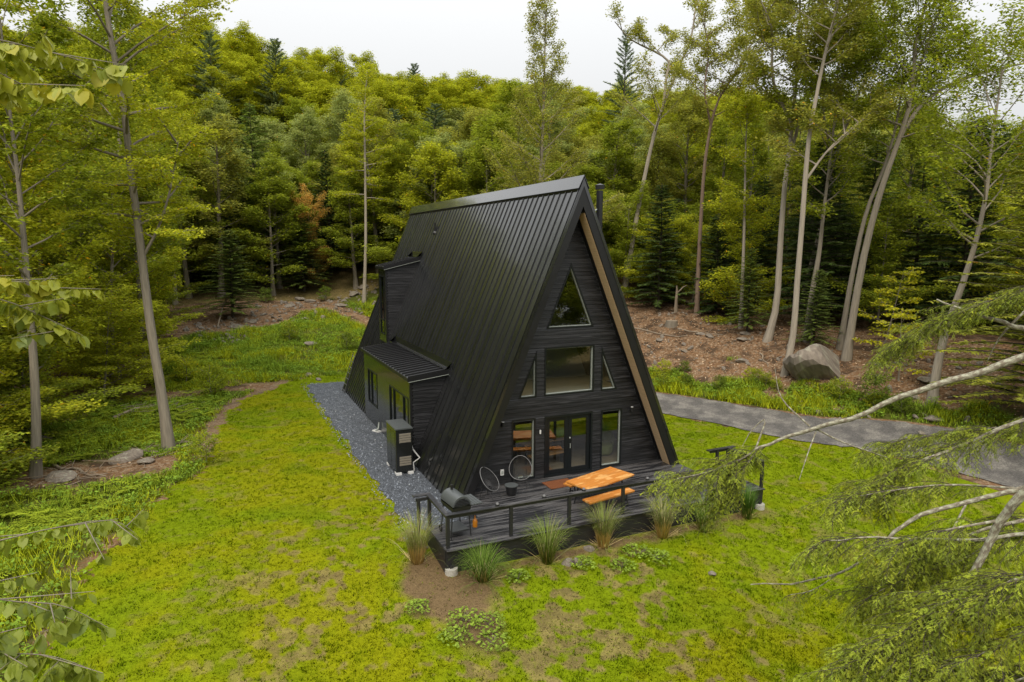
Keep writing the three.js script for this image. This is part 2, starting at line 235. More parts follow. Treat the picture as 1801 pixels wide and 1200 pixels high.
{
  const N = 2048, d = new Uint8Array(N * N * 4), enc = new Uint8Array(4096);
  for (let k = 0; k < 4096; k++) { const x = k / 4095; enc[k] = 255 * (x <= 0.0031308 ? 12.92 * x : 1.055 * pow(x, 1 / 2.4) - 0.055); }
  for (let j = 0; j < N; j++) for (let i = 0; i < N; i++) {
    const x = GX0 + ((i + 0.5) / N) * (GX1 - GX0), z = GZ0 + ((j + 0.5) / N) * (GZ1 - GZ0), f = hsh(i, j), f2 = noise(x * 9, z * 9), f3 = noise(x * 22, z * 22);
    const jag = 0.5 * (f2 - 0.5) + 0.8 * (noise(x * 2.1, z * 2.1) - 0.5), inn = lawnIn(x, z) + jag;
    let c;
    if (inn > -0.1) {
      const bare = bareness(x, z); c = mix3(lawnColor(x, z), [0.14, 0.13, 0.02], 0.12);
      c = mix3(c, mix3(L_DRY, L_SOIL, smooth(0.35, 0.65, 0.6 * noise(x * 4.1, z * 4.1) + 0.4 * f3 + 0.35 * smooth(0, 0.5, bedIn(x, z)))), bare);
    } else {
      const weed = weedIn(x, z) + jag; // leaf litter, with rough ground under the weeds
      const lit = mix3([0.2, 0.115, 0.06], [0.28, 0.205, 0.135], smooth(0.45, 0.7, 0.5 * f2 + 0.5 * f3)), dark = mix3(lit, [0.09, 0.06, 0.038], smooth(0.5, 0.75, fbm(x * 1.3, z * 1.3, 3)));
      c = mix3(dark, [0.09, 0.1, 0.02], smooth(-0.3, 0.8, weed));
      c = mix3(c, [0.24, 0.185, 0.12], smooth(-1.1, -0.6, inn) * (z < -8 && x < -5 ? 0.4 : 0)); // trodden strip along the mown edge
    }
    const k = 0.72 + 0.32 * f3 + 0.24 * f, o = (j * N + i) * 4;
    for (let q = 0; q < 3; q++) d[o + q] = enc[floor(clamp(c[q] * k) * 4095)];
    d[o + 3] = 255;
  }
  const t = new THREE.DataTexture(d, N, N); t.colorSpace = THREE.SRGBColorSpace; t.magFilter = THREE.LinearFilter; t.needsUpdate = true;
  const near = new THREE.BufferGeometry(), P = [], U = [], I = [], n = 200;
  for (let j = 0; j <= n; j++) for (let i = 0; i <= n; i++) { const x = lerp(GX0, GX1, i / n), z = lerp(GZ0, GZ1, j / n); P.push(x, ground(x, z), z); U.push(i / n, j / n); if (i && j) { const a = j * (n + 1) + i; I.push(a, a - n - 2, a - 1, a, a - n - 1, a - n - 2); } }
  near.setAttribute('position', new THREE.Float32BufferAttribute(P, 3)); near.setAttribute('uv', new THREE.Float32BufferAttribute(U, 2)); near.setIndex(I); near.computeVertexNormals();
  solo('ground', near, phys({ map: t, roughness: 1, specularIntensity: 0.1, bumpMap: R(fineT, 40), bumpScale: 0.03 }), 'mown lawn with bare patches and leaf-littered ground around the cabin', 'ground', null, 'structure');
  // the land beyond, up to the hill and out of sight
  const far = new THREE.BufferGeometry(), P2 = [], U2 = [], I2 = [], xs = [], zs = [];
  for (let x = -150; x < GX0; x += 4) xs.push(x); const ix0 = xs.length; for (let k = 0; k <= 32; k++) xs.push(lerp(GX0, GX1, k / 32)); const ix1 = xs.length - 1; for (let x = GX1 + 4; x <= 190; x += 4) xs.push(x);
  for (let z = -260; z < GZ0; z += 4) zs.push(z); const iz0 = zs.length; for (let k = 0; k <= 32; k++) zs.push(lerp(GZ0, GZ1, k / 32)); const iz1 = zs.length - 1; for (let z = GZ1 + 4; z <= 110; z += 4) zs.push(z);
  zs.forEach((z, j) => xs.forEach((x, i) => { const inside = x >= GX0 && x <= GX1 && z >= GZ0 && z <= GZ1; P2.push(x, ground(x, z) - (inside ? 0.12 : 0), z); U2.push(x / 6, z / 6); if (i && j && !(i > ix0 + 1 && i < ix1 && j > iz0 + 1 && j < iz1)) { const w = xs.length, a = j * w + i; I2.push(a, a - w - 1, a - 1, a, a - w, a - w - 1); } }));
  far.setAttribute('position', new THREE.Float32BufferAttribute(P2, 3)); far.setAttribute('uv', new THREE.Float32BufferAttribute(U2, 2)); far.setIndex(I2); far.computeVertexNormals();
  const litT = tex(512, (u, v) => { const a = tf(u, v, 8, 81), b = tnoise(u, v, 90, 90, 83), k = 0.6 + 0.8 * b; return [lerp(0.1, 0.2, a) * k, lerp(0.085, 0.15, a) * k, lerp(0.035, 0.06, a) * k]; }, { srgb: true });
  solo('hillside', far, phys({ map: litT, roughness: 1, specularIntensity: 0.1 }), 'wooded hillside floor of brown leaf litter behind the cabin', 'hillside', null, 'structure');
}
// a sheet that follows the terrain: rows of [x, z] pairs
function sheet(rows, lift) {
  const g = new THREE.BufferGeometry(), P = [], U = [], I = [], w = rows[0].length;
  rows.forEach((r, j) => r.forEach(([x, z], i) => { P.push(x, ground(x, z) + lift, z); U.push(x / 2, z / 2); if (i && j) { const a = j * w + i; I.push(a, a - w - 1, a - 1, a, a - w, a - w - 1); } }));
  g.setAttribute('position', new THREE.Float32BufferAttribute(P, 3)); g.setAttribute('uv', new THREE.Float32BufferAttribute(U, 2)); g.setIndex(I); g.computeVertexNormals(); return g;
}
const gravelT = tex(1024, (u, v) => { const a = tnoise(u, v, 46, 46, 91), b = tnoise(u, v, 90, 90, 92), c = tf(u, v, 5, 93), k = 0.22 + 1.05 * pow(0.55 * a + 0.45 * b, 1.3) + 0.9 * smooth(0.9, 0.97, a) ; return [0.165 * k * (0.75 + 0.5 * c), 0.185 * k * (0.75 + 0.5 * c), 0.215 * k * (0.75 + 0.5 * c)]; }, { srgb: true });
const driveT = tex(1024, (u, v) => { const a = 0.6 * tnoise(u, v, 60, 60, 95) + 0.4 * tnoise(u, v, 120, 120, 94), b = tf(u, v, 3, 96), k = 0.35 + 0.85 * a; const g = smooth(0.35, 0.7, b); return [lerp(0.17, 0.34, g) * k, lerp(0.158, 0.315, g) * k, lerp(0.145, 0.275, g) * k]; }, { srgb: true });
{
  const rows = []; // gravel strip beside the cabin, ragged towards the lawn
  for (let k = 0; k <= 90; k++) { const z = -20.4 + k * 0.258, e = -6.15 + 0.55 * (fbm(z * 1.9, 3, 4) - 0.5) + (z > 0.4 ? smooth(0.4, 2.8, z) * 0.6 : 0), r = []; for (let i = 0; i <= 6; i++) r.push([lerp(e, -4.0, i / 6), z]); rows.push(r); }
  solo('gravel_path', sheet(rows, 0.03), std({ map: gravelT, roughness: 0.95, bumpMap: R(fineT, 8), bumpScale: 0.03 }), 'blue-grey gravel strip along the metal roof foot', 'gravel path', null, 'structure');
  const rr = [], curve = new THREE.CatmullRomCurve3(ROAD.map(([x, z]) => V(x, 0, z)));
  for (let k = 0; k <= 140; k++) { const q = curve.getPoint(k / 140), t = curve.getTangent(k / 140), nx = -t.z, nz = t.x, r = []; for (let i = 0; i <= 8; i++) { const o = (i / 4 - 1) * (1.85 + 0.3 * (fbm(k * 0.6, i > 4 ? 7 : 2, 2) - 0.5)); r.push([q.x - nx * -o, q.z - nz * -o]); } rr.push(r); }
  const g = sheet(rr, 0.035);
  solo('driveway', g, std({ map: driveT, roughness: 0.97, bumpMap: R(fineT, 8), bumpScale: 0.02, side: THREE.DoubleSide }), 'grey gravel driveway curving past the cabin below the bank', 'driveway', null, 'structure');
}

// ---------------------------------------------------------------- the cabin
const APEX = 10.089, KR = 0.423, YB = -0.336, ZF = 0.69, ZR = -18.82, SL = sqrt(1 + KR * KR);
const hw = (y) => (APEX - y) * KR, hwIn = (y) => hw(y) - 0.36; // outer and inner half width at a height
const house = thing('cabin', 'black A-frame cabin with standing seam metal roof and dark wood gable', 'cabin');
{
  // --- roof: each side is a slab with a skin of separate standing seam panels
  const NP = 48, PW = (ZF - ZR) / NP, roof = sub('roof', house);
  const holes = [{ z0: -12.35, z1: -4.25, y0: -1, y1: 3.1 }, { z0: -15.0, z1: -13.5, y0: 3.1, y1: 7.2 }]; // where the dormers stand through the roof, garden side
  const at = (sgn, y, off) => { const c = 1 / SL, s = KR / SL; return [sgn * (hw(y) + off * c), y + off * s]; }; // a point on the slope, off metres out along the normal
  const panels = new Map();
  const panelGeo = (sgn, ya, yb) => {
    const key = [sgn, ya.toFixed(2), yb.toFixed(2)].join(); if (panels.has(key)) return panels.get(key);
    const m = new MB(), q = (y, off, z) => { const a = at(sgn, y, off); return [a[0], a[1], z]; };
    const strip = (z0, z1, o0, o1) => { const f = [q(yb, o0, z1), q(yb, o1, z1), q(ya, o1, z1), q(ya, o0, z1)], b = [q(yb, o0, z0), q(yb, o1, z0), q(ya, o1, z0), q(ya, o0, z0)]; sgn > 0 ? m.prism(f, b) : m.prism([...f].reverse(), [...b].reverse()); };
    strip(0.004, PW - 0.004, -0.015, 0); strip(PW - 0.014, PW + 0.01, 0.0, 0.032);
    const g = m.geo(); panels.set(key, g); return g;
  };
  for (const sgn of [-1, 1]) for (let k = 0; k < NP; k++) {
    const z0 = ZR + k * PW, zc = z0 + PW / 2, cut = sgn < 0 ? holes.find((h) => zc > h.z0 && zc < h.z1) : null;
    const runs = cut ? [[APEX - 0.1, cut.y1], ...(cut.y0 > 0 ? [[cut.y0, YB - 0.05]] : [])] : [[APEX - 0.1, YB - 0.05]];
    for (const [ya, yb] of runs) part('roof_panel', panelGeo(sgn, ya, yb), M.roofs[(k * 7 + (k >> 2)) % 3], roof, [0, 0, z0]);
  }
  // structural slab under the skin
  const slab = new MB(), cutZ = [ZR, -15.0, -13.5, -12.35, -4.25, ZF];
  for (const sgn of [-1, 1]) for (let k = 0; k < cutZ.length - 1; k++) {
    const z0 = cutZ[k], z1 = cutZ[k + 1], cut = sgn < 0 ? holes.find((h) => abs(h.z0 - z0) < 0.01) : null, runs = cut ? [[APEX - 0.2, cut.y1], ...(cut.y0 > 0 ? [[cut.y0, YB]] : [])] : [[APEX - 0.2, YB]];
    for (const [ya, yb] of runs) { const q = (y, o, z) => { const a = at(sgn, y, o); return [a[0], a[1], z]; }, f = [q(yb, -0.32, z1), q(yb, -0.02, z1), q(ya, -0.02, z1), q(ya, -0.32, z1)], b = f.map((v) => [v[0], v[1], z0]); sgn > 0 ? slab.prism(f, b) : slab.prism([...f].reverse(), [...b].reverse()); }
  }
  part('roof_deck', slab.geo(), M.trim, roof);
  // ridge cap, rake trims, fascia boards and the pale wood soffit of the front overhang
  const rc = new MB(); for (const sgn of [-1, 1]) { const a = [0, APEX + 0.12], b = [sgn * 0.21, APEX - 0.3], f = [[a[0], a[1], ZF + 0.066], [b[0], b[1], ZF + 0.066], [b[0] - sgn * 0.012, b[1] - 0.01, ZF + 0.066], [a[0], a[1] - 0.04, ZF + 0.066]], k = f.map((v) => [v[0], v[1], ZR - 0.02]); sgn < 0 ? rc.prism(f, k) : rc.prism([...f].reverse(), [...k].reverse()); }
  part('ridge_cap', rc.geo(), M.roof, roof);
  const edge = (sgn, o0, o1, z0, z1, ya, yb) => { const m = new MB(), q = (y, o, z) => { const a = at(sgn, y, o); return [a[0], a[1], z]; }, top = (o) => min(ya, APEX + o / SL / KR), f = [q(yb, o0, z1), q(yb, o1, z1), q(top(o1), o1, z1), q(top(o0), o0, z1)], b = f.map((v) => [v[0], v[1], z0]); return sgn > 0 ? m.prism(f, b).geo() : m.prism([...f].reverse(), [...b].reverse()).geo(); };
  for (const sgn of [-1, 1]) {
    part('fascia', edge(sgn, -0.34, -0.03, ZF + 0.003, ZF + 0.045, APEX + 1, YB), M.trim, roof);
    part('rake_trim', edge(sgn, -0.09, 0.012, ZF + 0.048, ZF + 0.062, APEX + 1, YB), M.roof, roof);
    part('fascia', edge(sgn, -0.34, -0.03, ZR - 0.045, ZR - 0.003, APEX - 0.02, YB), M.trim, roof);
    part('soffit', edge(sgn, -0.345, -0.322, 0.24, ZF - 0.05, APEX - 0.95, 0.02), M.soffit, roof);
    part('eave_trim', edge(sgn, -0.33, 0.02, ZR, ZF, YB + 0.001, YB - 0.1), M.trim, roof);
  }
  const vent = sub('vent_pipe', roof, [...at(-1, 8.6, -0.05), -12.75]); part('pipe', new THREE.CylinderGeometry(0.055, 0.055, 0.55, 12), M.trim, vent, [-0.02, 0.24, 0]); part('boot', new THREE.CylinderGeometry(0.09, 0.16, 0.12, 14), M.trim, vent, [-0.05, 0.02, 0], [0, 0, 0.9]);

  // --- gable wall with its openings
  const openings = []; // {y0, y1, l(y), r(y)}
  const rect = (x0, x1, y0, y1) => openings.push({ y0, y1, l: () => x0, r: () => x1 });
  const tri = (bx0, bx1, ax, y0, y1) => openings.push({ y0, y1, l: (y) => lerp(bx0, ax, (y - y0) / (y1 - y0)), r: (y) => lerp(bx1, ax, (y - y0) / (y1 - y0)) });
  rect(-0.95, 0.95, 0.0, 2.17); rect(-0.975, 0.975, 2.887, 4.553); tri(-0.92, 0.92, 0, 5.19, 7.377);
  rect(-2.19, -1.31, 0.06, 2.17); rect(1.31, 2.19, 0.06, 2.17); tri(-1.95, -1.275, -1.275, 2.88, 4.465); tri(1.275, 1.95, 1.275, 2.88, 4.465);
  const wall = sub('gable_wall', house), bands = [];
  const cuts = [0, 9.15]; for (const o of openings) cuts.push(o.y0, o.y1); for (let y = 0; y < 9.15; y += 0.142) cuts.push(y);
  cuts.sort((a, b) => a - b); for (let k = 1; k < cuts.length; k++) { const a = bands.length ? bands[bands.length - 1][1] : cuts[0]; if (cuts[k] - a > 0.035 || openings.some((o) => abs(o.y0 - cuts[k]) < 1e-6 || abs(o.y1 - cuts[k]) < 1e-6)) if (cuts[k] - a > 0.004) bands.push([a, cuts[k]]); }
  const R1 = rng(5);
  const wallBand = (y0, y1, halfAt) => { // pieces left of and between openings
    const ym = (y0 + y1) / 2, act = openings.filter((o) => ym > o.y0 && ym < o.y1).sort((a, b) => a.l(ym) - b.l(ym)); let out = [], lf = (y) => -halfAt(y);
    for (const o of act) { out.push([lf(y0), o.l(y0), lf(y1), o.l(y1)]); lf = o.r; }
    out.push([lf(y0), halfAt(y0), lf(y1), halfAt(y1)]); return out.filter((q) => q[1] - q[0] > 0.02 || q[3] - q[2] > 0.02);
  };
  const core = new MB();
  for (const [y0, y1] of bands) {
    for (const [a0, b0, a1, b1] of wallBand(y0, y1, (y) => hwIn(y) + 0.1)) core.prism([[a0, y0, -0.032], [b0, y0, -0.032], [b1, y1, -0.032], [a1, y1, -0.032]], [[a0, y0, -0.2], [b0, y0, -0.2], [b1, y1, -0.2], [a1, y1, -0.2]]);
    for (const [a0, b0, a1, b1] of wallBand(y0, y1, (y) => hwIn(y) - 0.005)) {
      const m = new MB(); m.uo = R1() * 9; m.vo = R1() * 5; const j = (R1() - 0.5) * 0.006, e = 0.004;
      m.prism([[a0, y0 + e, 0.008 + j], [b0, y0 + e, 0.008 + j], [b1, y1 - e, -0.008 + j], [a1, y1 - e, -0.008 + j]], [[a0, y0 + e, -0.03], [b0, y0 + e, -0.03], [b1, y1 - e, -0.03], [a1, y1 - e, -0.03]]);
      part('siding_board', m.geo(), M.siding[floor(R1() * 3)], wall);
    }
  }
  part('wall_core', core.geo(), M.plaster, wall);
  // windows: frame ring, pale spacer ring, pane
  const ringMesh = (pts, w, z0, z1) => { // closed ring of mitred bars inside a polygon (counter-clockwise)
    const m = new MB(), n = pts.length, inn = pts.map((p, k) => { const a = pts[(k + n - 1) % n], b = pts[(k + 1) % n], u = norm3(p[0] - a[0], p[1] - a[1], 0), v = norm3(b[0] - p[0], b[1] - p[1], 0), n1 = [-u[1], u[0]], n2 = [-v[1], v[0]], s = 1 + n1[0] * n2[0] + n1[1] * n2[1]; return [p[0] + (w * (n1[0] + n2[0])) / s, p[1] + (w * (n1[1] + n2[1])) / s]; });
    for (let k = 0; k < n; k++) { const q = (k + 1) % n; m.prism([[...pts[k], z1], [...pts[q], z1], [...inn[q], z1], [...inn[k], z1]], [[...pts[k], z0], [...pts[q], z0], [...inn[q], z0], [...inn[k], z0]]); }
    return { geo: m.geo(), inn };
  };
  const windowAt = (pts, parent = house) => {
    const w = sub('window', parent), a = ringMesh(pts, 0.05, -0.13, 0.022), b = ringMesh(a.inn, 0.02, -0.115, -0.035), m = new MB();
    part('frame', a.geo, M.frame, w); part('glazing_bead', b.geo, M.spacer, w); m.poly(b.inn.map((p) => [...p, -0.085])); part('pane', m.geo(), M.glass, w); return w;
  };
  const ccw = (o) => (abs(o.l(o.y1) - o.r(o.y1)) < 1e-6 ? [[o.l(o.y0), o.y0], [o.r(o.y0), o.y0], [o.l(o.y1), o.y1]] : [[o.l(o.y0), o.y0], [o.r(o.y0), o.y0], [o.r(o.y1), o.y1], [o.l(o.y1), o.y1]]);
  openings.slice(1).forEach((o) => windowAt(ccw(o)));
  // french doors
  const dr = sub('french_door', house); part('door_frame', ringMesh([[-0.95, 0.0], [0.95, 0.0], [0.95, 2.17], [-0.95, 2.17]], 0.07, -0.14, 0.025).geo, M.frame, dr);
  for (const s of [-1, 1]) { const x0 = s < 0 ? -0.878 : 0.003, x1 = s < 0 ? -0.003 : 0.878, lf = ringMesh([[x0, 0.075], [x1, 0.075], [x1, 2.098], [x0, 2.098]], 0.13, -0.09, -0.035), bead = ringMesh(lf.inn, 0.014, -0.08, -0.045); part('door_leaf', lf.geo, M.frame, dr); part('glazing_bead', bead.geo, M.trim, dr); const m = new MB(); m.poly(bead.inn.map((p) => [...p, -0.062])); part('pane', m.geo(), M.glass, dr); }
  part('handle', new THREE.CylinderGeometry(0.012, 0.012, 0.17, 10), M.spacer, dr, [0.065, 1.02, 0.005]); part('lock', new THREE.CylinderGeometry(0.03, 0.03, 0.02, 14), M.spacer, dr, [0.065, 1.3, -0.028], [PI / 2, 0, 0]);
  // wall fittings
  for (const x of [-2.56, 2.56]) { const l = sub('wall_light', house, [x, 2.12, 0.015]); part('bracket', boxGeo(0.09, 0.14, 0.03, 0.006), M.black, l); part('lamp_head', new THREE.CylinderGeometry(0.045, 0.055, 0.15, 16), M.black, l, [0, -0.02, 0.08]); part('lamp_cap', new THREE.CylinderGeometry(0.047, 0.047, 0.012, 16), M.white, l, [0, 0.062, 0.08]); }
  part('entry_keypad', boxGeo(0.06, 0.13, 0.03, 0.008), M.white, house, [-1.13, 1.66, 0.03]);
  const ob = part('outlet_cover', boxGeo(0.13, 0.19, 0.05, 0.012), M.white, house, [-2.56, 0.43, 0.035]); part('outlet_face', boxGeo(0.07, 0.11, 0.012, 0.003), M.spacer, ob, [0, 0, 0.026]);
  // back gable, plain
  { const m = new MB(); m.prism([[-hwIn(-0.3), -0.3, ZR + 0.5], [hwIn(-0.3), -0.3, ZR + 0.5], [0.05, 9.2, ZR + 0.5], [-0.05, 9.2, ZR + 0.5]], [[-hwIn(-0.3), -0.3, ZR + 0.3], [hwIn(-0.3), -0.3, ZR + 0.3], [0.05, 9.2, ZR + 0.3], [-0.05, 9.2, ZR + 0.3]]); part('rear_wall', m.geo(), M.siding[0], house); }

  // --- rooms behind the glass
  const room = sub('interior', house);
  part('room_floor', new MB().box(-4.0, -0.12, ZR + 0.55, 4.0, 0.0, -0.205).geo(), M.floor, room);
  part('upper_floor', new MB().box(-2.9, 2.42, -8, 2.9, 2.72, -0.205).geo(), M.plaster, room);
  part('loft_floor', new MB().box(-1.9, 4.8, -8, 1.9, 5.02, -0.205).geo(), M.plaster, room);
  part('back_partition', new MB().prism([[-hwIn(0) + 0.02, 0.0, -5.6], [hwIn(0) - 0.02, 0.0, -5.6], [hwIn(2.4) - 0.02, 2.4, -5.6], [-hwIn(2.4) + 0.02, 2.4, -5.6]], [[-hwIn(0) + 0.02, 0.0, -5.7], [hwIn(0) - 0.02, 0.0, -5.7], [hwIn(2.4) - 0.02, 2.4, -5.7], [-hwIn(2.4) + 0.02, 2.4, -5.7]]).geo(), M.plaster, room);
  for (const [y0, y1, z] of [[2.72, 4.8, -3.4], [5.02, 8.6, -4.2]]) part('partition', new MB().prism([[-hwIn(y0) + 0.02, y0, z], [hwIn(y0) - 0.02, y0, z], [hwIn(y1) - 0.02, y1, z], [-hwIn(y1) + 0.02, y1, z]], [[-hwIn(y0) + 0.02, y0, z - 0.1], [hwIn(y0) - 0.02, y0, z - 0.1], [hwIn(y1) - 0.02, y1, z - 0.1], [-hwIn(y1) + 0.02, y1, z - 0.1]]).geo(), M.plaster, room);

  // --- dormers on the garden side
  const dormer = (o) => {
    const d = sub('dormer', house), { x, z0, z1, y0, yt, xi, yi } = o; // outer wall plane, front/back, bottom, eave height, where its roof meets the main roof
    const foot = (y) => -hw(y) + 0.35; // run the cheek a little into the roof
    const Rr = rng(z1 * -10);
    for (let y = y0; y < yi - 0.05; y += 0.142) { // cheek boards facing the deck
      const ya = y + 0.004, yb = min(y + 0.138, yi - 0.02), r = (v) => min(foot(v), lerp(xi, x, 0)); if (r(yb) - x < 0.03) continue;
      const topAt = (xx) => lerp(yt, yi, (xx - x) / (xi - x)) - 0.02, A = [x + 0.03, ya, z1], B = [max(x + 0.03, r(ya)), ya, z1], Cc = [max(x + 0.03, r(yb)), yb, z1], D = [x + 0.03, yb, z1]; if (yb > topAt(x)) { D[0] = lerp(x, xi, clamp((yb - yt + 0.02) / (yi - yt))); if (ya > topAt(x)) A[0] = lerp(x, xi, clamp((ya - yt + 0.02) / (yi - yt))); if (Cc[0] - D[0] < 0.02) continue; }
      const m = new MB(); m.uo = Rr() * 9; m.vo = Rr() * 4; const f = [A, B, Cc, D].map((v, k) => [v[0], v[1], z1 + (k < 2 ? 0.008 : -0.008)]), b = f.map((v) => [v[0], v[1], z1 - 0.03]); m.prism(f, b); part('siding_board', m.geo(), M.siding[floor(Rr() * 3)], d);
    }
    const body = new MB(), cz = (z) => [[x + 0.02, y0], [foot(y0) + 0.1, y0], [xi + 0.3, yi - 0.03], [xi, yi - 0.03], [x + 0.02, yt - 0.03]].map((v) => [v[0], v[1], z]);
    body.poly(cz(z1 - 0.032)); body.poly(cz(z0).reverse()); part('cheek', body.geo(), M.trim, d);
    // outer wall as pieces round the windows
    const wm = new MB(); let zc = z0; const wins = [...o.wins].sort((a, b) => a.z0 - b.z0), face = (za, zb, ya, yb) => wm.box(x, ya, za, x + 0.12, yb, zb);
    for (const w of wins) { face(zc, w.z0, y0, yt - 0.02); face(w.z0, w.z1, y0, w.y0); face(w.z0, w.z1, w.y1, yt - 0.02); zc = w.z1; } face(zc, z1, y0, yt - 0.02);
    part('outer_wall', wm.geo(), M.gloss, d); part('corner_trim', new MB().box(x - 0.012, y0, z1 - 0.09, x + 0.075, yt - 0.03, z1 + 0.02).geo(), M.trim, d);
    for (const w of wins) {
      const g = sub('window', house), b = (za, zb, ya, yb, xx = 0, t = 0.07) => new MB().box(x - 0.02 + xx, ya, za, x + t, yb, zb), fm = new MB(), e = 0.05;
      const bars = [w.z0, ...w.m, w.z1];
      fm.box(x - 0.02, w.y0, w.z0, x + 0.09, w.y0 + e, w.z1); fm.box(x - 0.02, w.y1 - e, w.z0, x + 0.09, w.y1, w.z1);
      bars.forEach((zb, k) => { const za = k === 0 ? zb : k === bars.length - 1 ? zb - e : zb - e / 2; fm.box(x - 0.018, w.y0 + e, za, x + 0.088, w.y1 - e, za + e); });
      for (const yr of w.rails || []) fm.box(x - 0.015, yr - 0.025, w.z0 + e, x + 0.08, yr + 0.025, w.z1 - e);
      part('frame', fm.geo(), M.frame, g);
      for (let k = 1; k < bars.length; k++) { const m = new MB(), za = bars[k - 1] + 0.04, zb = bars[k] - 0.04; m.poly([[x + 0.03, w.y0 + e - 0.01, za], [x + 0.03, w.y0 + e - 0.01, zb], [x + 0.03, w.y1 - e + 0.01, zb], [x + 0.03, w.y1 - e + 0.01, za]].reverse()); part('pane', m.geo(), M.glass, g); }
    }
    // low metal roof with seams running down to the eave
    const n = o.panels, pw = (z1 - z0 + 0.24) / n, xo = x - 0.1, slope = (yi - yt) / (xi - x), yo = yt - slope * 0.1;
    const pm = new MB(), st = (za, zb, h0, h1) => pm.prism([[xo, yo + h0, zb], [xi, yi + h0, zb], [xi, yi + h1, zb], [xo, yo + h1, zb]], [[xo, yo + h0, za], [xi, yi + h0, za], [xi, yi + h1, za], [xo, yo + h1, za]]);
    st(0.003, pw - 0.003, 0.0, 0.03); const pg = pm.geo(), rm = new MB(), rs = (za, zb, h0, h1) => rm.prism([[xo, yo + h0, zb], [xi, yi + h0, zb], [xi, yi + h1, zb], [xo, yo + h1, zb]], [[xo, yo + h0, za], [xi, yi + h0, za], [xi, yi + h1, za], [xo, yo + h1, za]]); rs(pw - 0.035, pw + 0.02, 0.031, 0.095); const rg = rm.geo();
    for (let k = 0; k < n; k++) { part('roof_panel', pg, M.paleRoof, d, [0, 0, z0 - 0.12 + k * pw]); part('seam', rg, M.trim, d, [0, 0, z0 - 0.12 + k * pw]); }
    const em = new MB(); for (const zz of [z1 + 0.12, z0 - 0.16]) em.prism([[xo - 0.01, yo - 0.12, zz + 0.03], [xi + 0.1, yi - 0.12, zz + 0.03], [xi + 0.1, yi + 0.045, zz + 0.03], [xo - 0.01, yo + 0.045, zz + 0.03]], [[xo - 0.01, yo - 0.12, zz], [xi + 0.1, yi - 0.12, zz], [xi + 0.1, yi + 0.045, zz], [xo - 0.01, yo + 0.045, zz]]);
    em.box(xo - 0.035, yo - 0.1, z0 - 0.16, xo - 0.012, yo + 0.028, z1 + 0.15); part('fascia', em.geo(), M.trim, d);
    part('drip_edge', new MB().prism([[xo, yo - 0.135, z1 + 0.17], [xi, yi - 0.135, z1 + 0.17], [xi, yi - 0.12, z1 + 0.17], [xo, yo - 0.12, z1 + 0.17]], [[xo, yo - 0.135, z1 + 0.1], [xi, yi - 0.135, z1 + 0.1], [xi, yi - 0.12, z1 + 0.1], [xo, yo - 0.12, z1 + 0.1]]).geo(), M.spacer, d);
    const fl = new MB(), fy = yi + 0.075, q = 0.2; fl.prism([[xi - q, fy - 0.03, z1 + 0.14], [xi + 0.02, fy, z1 + 0.14], [xi + 0.12, fy + 0.22, z1 + 0.14], [xi + 0.1, fy + 0.25, z1 + 0.14], [xi - 0.0, fy + 0.03, z1 + 0.14], [xi - q, fy, z1 + 0.14]], [[xi - q, fy - 0.03, z0 - 0.14], [xi + 0.02, fy, z0 - 0.14], [xi + 0.12, fy + 0.22, z0 - 0.14], [xi + 0.1, fy + 0.25, z0 - 0.14], [xi - 0.0, fy + 0.03, z0 - 0.14], [xi - q, fy, z0 - 0.14]]); part('flashing', fl.geo(), M.roof, d);
  };
  dormer({ x: -4.45, z0: -12.3, z1: -4.28, y0: -0.34, yt: 3.02, xi: -2.92, yi: 3.2, panels: 20, wins: [{ z0: -11.5, z1: -9.68, y0: 0.6, y1: 2.2, m: [-10.8] }, { z0: -7.42, z1: -4.58, y0: 0.6, y1: 2.17, m: [-6.75, -5.27] }] });
  dormer({ x: -3.0, z0: -14.98, z1: -13.52, y0: 3.02, yt: 6.9, xi: -1.2, yi: 7.33, panels: 4, wins: [{ z0: -14.75, z1: -13.85, y0: 3.4, y1: 6.42, m: [], rails: [4.15] }] });
  part('dormer_floor', new MB().box(-4.3, -0.3, -12.2, -2.6, 0.3, -4.4).geo(), M.floor, room); part('dormer_partition', new MB().box(-2.75, 0.3, -12.2, -2.6, 3.0, -4.4).geo(), M.plaster, room); part('stair_partition', new MB().box(-1.6, 3.1, -14.9, -1.5, 6.9, -13.6).geo(), M.plaster, room);
}
// flue on the far slope, held by two stays
{
  const f = thing('stove_flue', 'black metal stove flue with rain cap standing beside the ridge', 'flue', [2.0, 5.2, -1.5]);
  part('pipe', new THREE.CylinderGeometry(0.12, 0.12, 4.75, 20), M.trim, f, [0, 2.37, 0]); part('collar', new THREE.CylinderGeometry(0.14, 0.14, 0.08, 20), M.trim, f, [0, 3.0, 0]); part('rain_cap', new THREE.CylinderGeometry(0.17, 0.165, 0.14, 20), M.black, f, [0, 4.86, 0]); part('cap_lid', new THREE.ConeGeometry(0.19, 0.07, 20), M.black, f, [0, 4.97, 0]);
  for (const dz of [-0.55, 0.5]) part('stay', new MB().tube([[-0.08, 4.1, 0], [-1.35, 3.3, dz]], 0.016, 8).geo(), M.spacer, f);
}
